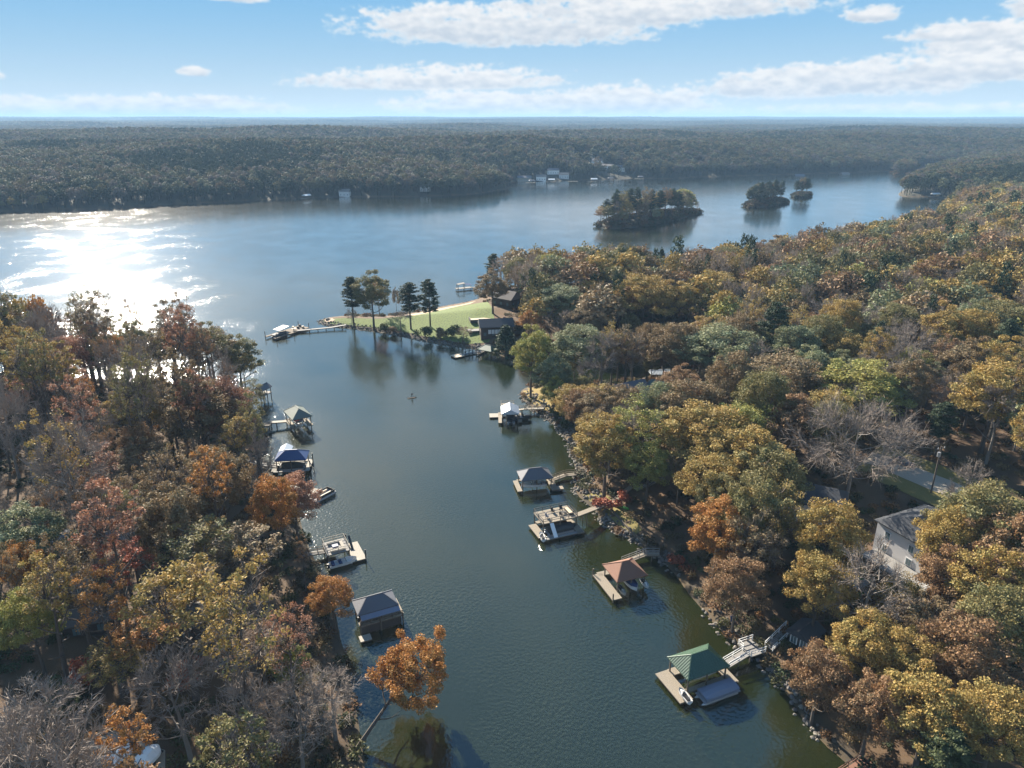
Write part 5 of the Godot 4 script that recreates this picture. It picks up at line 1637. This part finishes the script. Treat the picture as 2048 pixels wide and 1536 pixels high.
	part("side_wall", box(7.2, 1.7, 0.14), M.darkwood, o, Vector3(0.1, 1.0, 3.35))
	planked("float", o, -3.2, 4.8, 2.0, 1.6, 0.5, M.cream)
	piles(o, [Vector2(-3.6, 3.5), Vector2(0, 3.5), Vector2(4.0, 3.5)], 2.4)
	runabout("covered runabout in the dark slip of the front left boathouse", -24.47, -105.63, 0.4, 25, 6.0, M.hull, M.covergrey)
	o = thing("railed_deck_dock", "raised deck with pale railing and benches on the left bank", "dock", Vector3(-36.2, 0, -125.2), 27)
	landmarks.append([-36.2, -125.2, "the raised railed deck"])
	planked("upper_deck", o, 0, 0, 4.6, 5.0, 2.5, M.greydeck)
	rail(o, [Vector3(2.2, 2.5, 2.4), Vector3(2.2, 2.5, -2.4), Vector3(-2.2, 2.5, -2.4), Vector3(-2.2, 2.5, 2.4), Vector3(2.2, 2.5, 2.4)], 1.1, M.cream)
	for s: Array in [[0.0, -1.3, 3.0, 0.6], [1.2, 0.2, 0.6, 2.4], [0.0, 1.6, 3.0, 0.7]]:
		part("bench", box(s[2], 0.45, s[3]), M.cream, o, Vector3(s[0], 2.75, s[1]))
	part("table", box(1.2, 0.5, 1.0), M.navy, o, Vector3(-0.2, 2.75, 0.2))
	piles(o, [Vector2(-2.1, -2.3), Vector2(2.1, -2.3), Vector2(-2.1, 2.3), Vector2(2.1, 2.3)], 2.4)
	planked("lower_deck", o, 3.8, 0.6, 2.6, 7.0, 0.6, M.cream)
	piles(o, [Vector2(2.9, -3.6), Vector2(5.0, 3.9)], 2.6, M.dark)
	part("ramp", box(0.5, 0.08, 3.4), M.dark, o, Vector3(3.4, 1.5, -1.6), Vector3(0.55, 0, 0))
	runabout("white runabout with dark seats below the raised railed deck", -34.21, -122.17, 0.1, 27, 5.6, M.hull, M.navy, false)
	walkway("bank_gangway", "weathered plank gangway to the raised railed deck", [v3(-36.76, -126.28, 1.0), v3(-43.32, -123.82, 1.4)], 1.3, M.greydeck, M.post)
	o = thing("plain_dock", "bare pale plank dock with a pontoon boat at its end", "dock", Vector3(-51.0, 0, -151.2), -14)
	landmarks.append([-51.0, -151.2, "the bare pale dock"])
	planked("deck", o, 0, 0, 9.0, 5.0, 0.7, M.cream)
	piles(o, [Vector2(-3, -2.4), Vector2(4.4, -2.4), Vector2(-3, 2.4), Vector2(4.4, 2.4)], 1.0)
	part("gang_plank", box(2.2, 0.1, 0.5), M.brownroof, o, Vector3(4.2, 0.85, 0.2))
	pontoon("black pontoon boat tied to the end of the bare pale dock", -45.4, -150.0, 0.1, 55, 6.4, M.dark, false)
	o = boathouse("blue_roofed_boathouse", "bright blue metal hip roof boathouse on the left bank", -56.8, -165.4, 6, 8.0, 5.4, 3.4, 1.7, 2.5, M.blueroof)
	part("side_roof", roof_shape(4.4, 3.2, 0.9, 0.0), M.metalroof, o, Vector3(-2.4, 3.3, -4.0), Vector3(0, PI / 2, 0))
	planked("deck", o, -4.3, 0.2, 1.3, 6.0, 0.7, M.cream)
	planked("deck", o, 4.1, 0.2, 1.2, 6.0, 0.7, M.cream)
	planked("deck", o, 0, -2.6, 8.0, 1.0, 0.7, M.cream)
	planked("deck", o, 0.2, 3.4, 9.0, 0.5, 0.7, M.greydeck)
	piles(o, [Vector2(4.9, -1.0), Vector2(4.9, 3.2)], 3.4, M.black)
	pontoon("dark covered pontoon boat under the blue roof", -56.74, -164.80, 0.1, 6, 6.6, M.dark)
	walkway("blue_dock_gangway", "grey gangway leading from the bank to the blue roofed dock", [v3(-60.43, -164.57, 0.75), v3(-65.14, -165.13, 1.1), v3(-71.04, -165.73, 2.4)], 1.4, M.greydeck, M.post)
	o = boathouse("teal_roofed_boathouse", "grey green hip roof boathouse on tall stilts", -62.5, -191.2, -56, 8.4, 5.8, 4.4, 2.0, 2.7, M.tealroof)
	planked("deck", o, 0, -2.3, 8.0, 1.4, 1.6, M.deck)
	planked("deck", o, 0, 2.3, 8.0, 1.4, 1.6, M.deck)
	planked("deck", o, -3.6, 0, 1.2, 5.2, 1.6, M.deck)
	part("hammock", box(2.4, 0.08, 1.2), M.blueroof, o, Vector3(2.6, 3.4, 0))
	runabout("red trimmed runabout hung under the grey green roof", -62.33, -190.59, 0.9, -56, 5.6, M.hull, M.red, false)
	walkway("high_gangway", "straight pale gangway on posts to the stilted boathouse", [v3(-66.27, -191.90, 1.6), v3(-71.82, -190.43, 1.8)], 1.5, M.cream)
	var pl := thing("bank_platform", "wooden platform with chairs where the pale gangway starts", "platform", v3(-72.92, -189.35, 0.0), 10)
	planked("deck", pl, 0, 0, 5.5, 3.6, 1.9, M.deck)
	piles(pl, [Vector2(-2.5, 1.6), Vector2(2.5, 1.6), Vector2(2.5, -1.6), Vector2(0, 1.6)], 1.8)
	rail(pl, [Vector3(-2.6, 1.9, 1.7), Vector3(2.6, 1.9, 1.7)], 1.0, M.post)
	o = boathouse("far_left_boathouse", "small gabled boathouse on stilts behind the last trees of the left bank", -79.53, -212.08, 70, 4.6, 3.6, 4.4, 1.1, 0.0, M.slate)
	planked("deck", o, 0, 0, 4.0, 3.2, 2.6, M.greydeck)
	# --- dock at the tip of the lawn point
	o = thing("point_dock", "dark cluttered dock with chairs and a tall boat lift off the lawn point", "dock", v3(-94.41, -287.65, 0.0), 60)
	landmarks.append([-94.0, -290.0, "the dark dock off the lawn point"])
	planked("deck", o, 5.0, 0, 9.0, 6.4, 0.9, M.post)
	planked("deck", o, -4.5, -2.6, 10.0, 1.3, 0.9, M.post)
	planked("deck", o, -4.5, 2.6, 10.0, 1.3, 0.9, M.post)
	piles(o, [Vector2(9.2, 3.1), Vector2(9.2, -3.1), Vector2(0.5, 3.3), Vector2(0.5, -3.3), Vector2(-9, 3.3), Vector2(-9, -3.3), Vector2(-4, 3.3)], 3.0, M.dark)
	part("canopy", box(5.6, 0.14, 3.6), M.navy, o, Vector3(-2.2, 3.0, -1.0), Vector3(0, 0, 0.1))
	part("umbrella_table", box(1.6, 0.1, 1.6), M.tan, o, Vector3(3.0, 1.7, 0.8))
	for i in 4:
		part("bench", box(0.8, 0.9, 0.8), M.dark if i % 2 else M.tan, o, Vector3(5.0 + i * 1.2, 1.35, -1.8 + (i % 3) * 1.6))
	pontoon("dark boat in the slip of the dark dock off the lawn point", -96.39, -283.02, 0.3, 60, 7.0, M.dark)
	walkway("point_gangway", "long gangway on paired posts from the lawn point to its dock", [v3(-90.84, -289.21, 0.95), v3(-78.00, -293.81, 1.0), v3(-71.66, -296.32, 1.5)], 1.4, M.greydeck)
	for l: Array in [[-6.0, -277.0, "the dark lawn house"], [35.0, -201.0, "the slate roofed cove house"], [46.0, -202.0, "the green roofed cottage"], [63.0, -134.0, "the skylight house"], [78.0, -116.0, "the two storey grey house"], [49.0, -97.0, "the small dark shed"], [-56.0, -96.0, "the broad grey roof"], [-68.0, -94.0, "the grey roofed porch house"], [-82.0, -127.0, "the grey house by the drive"], [-52.0, -71.0, "the covered trailers"], [89.0, -147.0, "the end of the gravel road"], [41.0, -290.0, "the white trimmed cottage"], [79.0, -386.0, "the grey roofed lake house"], [76.0, -246.0, "the round pale green oak"], [85.0, -156.0, "the big bare tree"], [80.0, -197.0, "the broad brown oak"], [113.0, -229.0, "the round dark cedar"], [-129.0, -182.0, "the left edge of the lake point"], [-104.0, -188.0, "the golden trees of the left point"], [-81.0, -176.0, "the left point's tip"], [-93.0, -139.0, "the pink maple"], [-90.0, -112.0, "the pale green oak on the left"], [-35.0, -84.0, "the bottom of the left bank"], [-42.0, -75.0, "the trunks at the bottom left"], [-62.0, -73.0, "the bottom left corner"], [67.0, -75.0, "the bottom right corner"], [70.0, -92.0, "the russet oak at the right edge"], [91.0, -110.0, "the right edge above the house"], [180.0, -264.0, "the upper right woods"], [136.0, -184.0, "the right edge of the woods"], [55.0, -84.0, "the woods behind the bottom dock"], [200.0, -340.0, "the golden oaks of the upper right"], [139.0, -363.0, "the middle of the upper woods"], [147.0, -301.0, "the two grey trees of the upper woods"], [47.0, -147.0, "the golden oaks above the party deck"], [43.0, -111.0, "the rust oak by the water"], [108.0, -164.0, "the woods across the road"]]:
		landmarks.append(l)

# ------------------------------------------------------------------ small things
func small_things() -> void:
	# paddler on the cove
	var b := thing("paddle_board", "pale paddle board carrying a lone paddler in the open cove", "paddle board", v3(-32.44, -214.38, 0.05), 20)
	part("board", hull_shape(3.0, 0.75, 0.2, 0.2), M.post, b)
	var man := top("person", person_shape(), null, "standing paddler in dark clothes on a paddle board", "person")
	man.name = "person"
	man.position = v3(-32.44, -214.38, 0.16)
	var pd := thing("paddle", "long thin paddle held by the standing paddler", "paddle", v3(-32.44, -214.38, 0.2) + Vector3(0.34, 0, 0.1), 0)
	beam("shaft", Vector3(0.25, -0.1, 0.1), Vector3(-0.05, 1.75, 0), 0.04, 0.04, M.black, pd)
	part("blade", box(0.2, 0.42, 0.03), M.orange, pd, Vector3(0.28, -0.2, 0.1))
	# utility pole, wires are too thin to see
	var p := thing("utility_pole", "tall wooden utility pole with a grey transformer beside the gravel road", "utility pole", on_land(90.70, -135.90), 20)
	part("pole", rod(0.17, 12.0), M.bark, p, Vector3(0, 5.2, 0))
	part("crossarm", box(2.2, 0.14, 0.12), M.bark, p, Vector3(0, 10.6, 0))
	part("transformer", rod(0.35, 1.0), M.alu, p, Vector3(-0.45, 9.4, 0.15))
	for s in [-1, 0, 1]:
		part("insulator", rod(0.06, 0.3), M.white, p, Vector3(s * 0.9, 10.85, 0))
	landmarks.append([90.0, -136.0, "the wooden utility pole"])
	# car on the road
	var c := thing("parked_car", "dark blue car parked at the far end of the gravel road", "car", on_land(91.00, -148.39) + Vector3(0, 0.16, 0), -52)
	part("body", loft([[Vector3(-2.2, 0.35, -0.85), Vector3(-2.2, 0.85, -0.8), Vector3(-2.2, 0.85, 0.8), Vector3(-2.2, 0.35, 0.85)], [Vector3(-1.9, 0.3, -0.9), Vector3(-1.9, 0.95, -0.85), Vector3(-1.9, 0.95, 0.85), Vector3(-1.9, 0.3, 0.9)], [Vector3(1.0, 0.3, -0.9), Vector3(1.0, 0.95, -0.85), Vector3(1.0, 0.95, 0.85), Vector3(1.0, 0.3, 0.9)], [Vector3(2.2, 0.35, -0.8), Vector3(2.2, 0.7, -0.7), Vector3(2.2, 0.7, 0.7), Vector3(2.2, 0.35, 0.8)]]), M.carblue, c)
	part("cabin", loft([[Vector3(-1.9, 0.95, -0.78), Vector3(-1.5, 1.5, -0.62), Vector3(-1.5, 1.5, 0.62), Vector3(-1.9, 0.95, 0.78)], [Vector3(1.0, 0.95, -0.78), Vector3(0.2, 1.5, -0.62), Vector3(0.2, 1.5, 0.62), Vector3(1.0, 0.95, 0.78)]]), M.glass, c)
	part("roof", box(1.6, 0.06, 1.24), M.carblue, c, Vector3(-0.65, 1.52, 0))
	for s: Array in [[-1.35, -0.85], [1.35, -0.85], [-1.35, 0.85], [1.35, 0.85]]:
		part("wheel", rod(0.33, 0.24, 12), M.black, c, Vector3(s[0], 0.33, s[1]), Vector3(PI / 2, 0, 0))
	# mail box on the verge
	var mb := thing("mailbox", "dark mailbox on a post across the gravel road", "mailbox", on_land(100.11, -138.18), 0)
	part("post", box(0.1, 1.1, 0.1), M.post, mb, Vector3(0, 0.55, 0))
	part("mail_case", box(0.25, 0.25, 0.55), M.black, mb, Vector3(0, 1.2, 0))
	# stairs of the right bank
	stairs("stairs", "white railed wooden stairs climbing from the landing platform", 43.27, -96.60, 47.81, -99.98, 1.5, M.greydeck, M.white)
	stairs("garden_stairs", "long weathered garden stairs climbing to the grey house", 54.43, -103.61, 65.23, -109.26, 1.3, M.greydeck, null)
	stairs("bank_stairs", "pale wooden stairs rising through the red shrub by the party deck", 23.71, -145.13, 28.26, -149.38, 1.3, M.deck, null)
	stairs("upper_bank_stairs", "weathered plank steps under the golden oak above the party deck", 29.04, -148.33, 36.60, -151.21, 1.2, M.greydeck, null)
	# kayaks, chairs, retaining wall
	var k := thing("kayak", "lime green kayak lying on the grass above the party deck", "kayak", on_land(25.20, -141.89) + Vector3(0, 0.2, 0), -42)
	part("hull", hull_shape(3.4, 0.75, 0.4), M.lime, k, Vector3(0, 0.1, 0))
	part("seat", box(0.5, 0.3, 0.4), M.black, k, Vector3(-0.2, 0.25, 0))
	k = thing("blue_chair", "blue garden chair near the stones behind the green roof", "chair", on_land(39.27, -103.44), 30)
	part("seat", box(0.7, 0.12, 0.7), M.blueroof, k, Vector3(0, 0.4, 0))
	part("backrest", box(0.7, 0.9, 0.1), M.blueroof, k, Vector3(0, 0.85, -0.35), Vector3(-0.3, 0, 0))
	for s: Array in [[-1, -1], [1, -1], [-1, 1], [1, 1]]:
		part("leg", box(0.08, 0.45, 0.08), M.blueroof, k, Vector3(s[0] * 0.3, 0.2, s[1] * 0.3))
	k = thing("retaining_wall", "long low timber retaining wall below the party deck grass", "wall", Vector3.ZERO)
	var wall := [Vector2(22.6, -142.1), Vector2(24.1, -137.7), Vector2(25.9, -133.4), Vector2(28.2, -129.1), Vector2(29.9, -127.0)]
	for i in wall.size() - 1:
		var a: Vector2 = wall[i]
		var e: Vector2 = wall[i + 1]
		for row in 3:
			beam("timber", Vector3(a.x, land(a.x, a.y) + row * 0.22, a.y), Vector3(e.x, land(e.x, e.y) + row * 0.22, e.y), 0.3, 0.21, M.post, k)
	k = thing("fire_ring", "small dark fire ring on the sandy round terrace", "fire pit", on_land(-81.73, -305.76), 0)
	for i in 8:
		part("stone", box(0.6, 0.45, 0.35), M.dark, k, Vector3(cos(i * TAU / 8) * 0.9, 0.3, sin(i * TAU / 8) * 0.9), Vector3(0, -i * TAU / 8 + PI / 2, 0))
	# trailers at the bottom left
	trailer("white tarpaulin covered boat on a trailer at the bottom of the picture", -51.63, -71.08, 62, 4.2)
	trailer("smaller white covered boat on a trailer beside the larger one", -48.03, -70.87, 70, 3.2)
	# dock corner at the bottom edge
	k = thing("timber_dock", "brown timber dock corner with railing at the bottom edge of the picture", "dock", v3(44.70, -73.58, 0.0), 30)
	planked("deck", k, 1.5, 2.4, 7.0, 3.0, 1.0, M.brownroof)
	rail(k, [Vector3(-2.0, 1.0, 0.9), Vector3(5.0, 1.0, 0.9)], 1.0, M.brownroof)
	piles(k, [Vector2(-1.9, 1.0), Vector2(4.8, 1.0)], 1.0)
	# marina on the far shore
	var n := 0
	for q: Array in [[26.0, -1026.0, 8.0, "dock in front of the tan far house"], [54.0, -1042.0, 0.0, "dock below the white house with long roof"], [87.0, -1051.0, 4.0, "dock between the far cove and the marina"], [115.0, -1051.0, 2.0, "left dock of the far marina"], [141.0, -1068.0, 0.0, "middle dock of the far marina with blue water around"], [165.0, -1086.0, -3.0, "right dock of the far marina"], [189.0, -1095.0, -5.0, "long low dock right of the far marina"], [483.0, -838.0, 10.0, "dock of the right point below the trees"], [432.0, -723.0, 25.0, "roofed dock on the right shore nearest the forest"], [-232.0, -821.0, 60.0, "lone dock on the far shore left of centre"]]:
		var d := thing("far_boat_dock", q[3], "boat dock", Vector3(q[0], 0, q[1]), q[2], "boat docks of the far shore")
		planked("deck", d, 0, 0, 14, 2.4, 0.8, M.cream)
		if n % 3 != 2:
			part("roof", roof_shape(9, 6, 1.4, 0.0 if n % 2 else 2.0), M.white if n % 2 else M.slate, d, Vector3(2, 3.8, 0))
			piles(d, [Vector2(-2, 2.6), Vector2(6, 2.6), Vector2(-2, -2.6), Vector2(6, -2.6)], 3.7)
		n += 1

func person_shape() -> ArrayMesh:
	# rings from the feet to the neck, with two legs, a torso and two arms that meet on the paddle
	var v := PackedVector3Array()
	for s in [-1, 1]:
		tube(v, [Vector3(0.03, 0.0, s * 0.16), Vector3(0.0, 0.08, s * 0.16), Vector3(0.03, 0.48, s * 0.15), Vector3(0, 0.9, s * 0.1)], 0.06, 0.1, 8)
		tube(v, [Vector3(0, 1.42, s * 0.19), Vector3(0.14, 1.2, s * 0.26), Vector3(0.33, 1.1 + s * 0.18, s * 0.06)], 0.06, 0.035, 6)
	tube(v, [Vector3(0, 0.82, 0), Vector3(0, 1.1, 0), Vector3(0.02, 1.42, 0)], 0.17, 0.2, 10)
	tube(v, [Vector3(0.02, 1.40, 0), Vector3(0.02, 1.44, 0), Vector3(0.02, 1.50, 0)], 0.19, 0.06, 10)
	var m := surface(v, PackedInt32Array())
	m.surface_set_material(0, M.dark)
	# neck, head and hands in skin, hair on top
	var k := PackedVector3Array()
	var rings := [[1.46, 0.06], [1.54, 0.06], [1.57, 0.085], [1.62, 0.105], [1.67, 0.11], [1.71, 0.10]]
	for i in rings.size() - 1:
		tube(k, [Vector3(0.02, rings[i][0], 0), Vector3(0.02, rings[i + 1][0], 0)], rings[i][1], rings[i + 1][1], 10)
	tube(k, [Vector3(0.11, 1.65, 0), Vector3(0.15, 1.61, 0)], 0.012, 0.02, 6)
	for s in [-1, 1]:
		var grip := Vector3(0.35, 1.1 + s * 0.18, s * 0.05)
		tube(k, [grip - Vector3(0.04, 0.0, 0), grip, grip + Vector3(0.04, 0.02, 0)], 0.04, 0.035, 6)
		for f in 4:
			tube(k, [grip + Vector3(0.03, -0.03 + f * 0.02, s * 0.03), grip + Vector3(0.07, -0.03 + f * 0.02, s * 0.02), grip + Vector3(0.07, -0.03 + f * 0.02, -s * 0.03)], 0.011, 0.008, 4)
		tube(k, [grip + Vector3(0, 0.03, s * 0.02), grip + Vector3(0.05, 0.06, -s * 0.02)], 0.012, 0.009, 4)
	var arr := []
	arr.resize(Mesh.ARRAY_MAX)
	arr[Mesh.ARRAY_VERTEX] = k
	m.add_surface_from_arrays(Mesh.PRIMITIVE_TRIANGLES, arr)
	m.surface_set_material(1, M.skin)
	var hair := PackedVector3Array()
	tube(hair, [Vector3(0.0, 1.66, 0), Vector3(0.0, 1.72, 0), Vector3(0.005, 1.77, 0)], 0.125, 0.03, 10)
	arr[Mesh.ARRAY_VERTEX] = hair
	m.add_surface_from_arrays(Mesh.PRIMITIVE_TRIANGLES, arr)
	m.surface_set_material(2, M.black)
	return m

func stairs(called: String, label: String, x0: float, z0: float, x1: float, z1: float, wide: float, m: Material, railed: Material) -> void:
	var a := on_land(x0, z0)
	var b := on_land(x1, z1)
	a.y += 0.35
	b.y += 0.6
	var o := thing(called, label, "stairs", Vector3(a.x, 0, a.z))
	var n := maxi(6, int(a.distance_to(b) / 0.38))
	var d := (b - a)
	var turn := atan2(-d.z, d.x)
	for i in n:
		var p := a.lerp(b, (i + 0.5) / n) - o.position
		part("step", box(0.34, 0.08, wide), m, o, p, Vector3(0, turn, 0))
	var side := d.cross(Vector3.UP).normalized() * (wide * 0.5)
	for s in [-1, 1]:
		var e: Vector3 = side * s
		beam("stringer", a - o.position + e + Vector3(0, -0.15, 0), b - o.position + e + Vector3(0, -0.15, 0), 0.08, 0.25, M.post, o)
		if railed:
			rail(o, [a - o.position + e, b - o.position + e], 1.0, railed)

func trailer(label: String, x: float, z: float, turn: float, len: float) -> void:
	var o := thing("covered_trailer", label, "trailer", on_land(x, z), turn)
	part("frame", box(len, 0.16, 1.6), M.black, o, Vector3(0, 0.5, 0))
	for s in [-1, 1]:
		part("wheel", rod(0.35, 0.22, 12), M.black, o, Vector3(-0.4, 0.35, s * 0.95), Vector3(PI / 2, 0, 0))
	var secs := []
	for i in 8:
		var t := i / 7.0
		var w := 1.25 * (1.0 if t < 0.55 else sqrt(maxf(0.03, 1.0 - pow((t - 0.55) / 0.45, 2.0))))
		var xx := (t - 0.5) * len
		var up := 1.5 + 0.75 * sin(t * PI) - 0.1 * (i % 2)
		secs.append([Vector3(xx, 0.75, -w), Vector3(xx, 1.3, -w * 1.02), Vector3(xx, up - 0.15, -w * 0.45), Vector3(xx, up, 0.0), Vector3(xx, up - 0.1, w * 0.5), Vector3(xx, 1.25, w), Vector3(xx, 0.75, w)])
	part("tarpaulin", loft(secs), M.white, o)
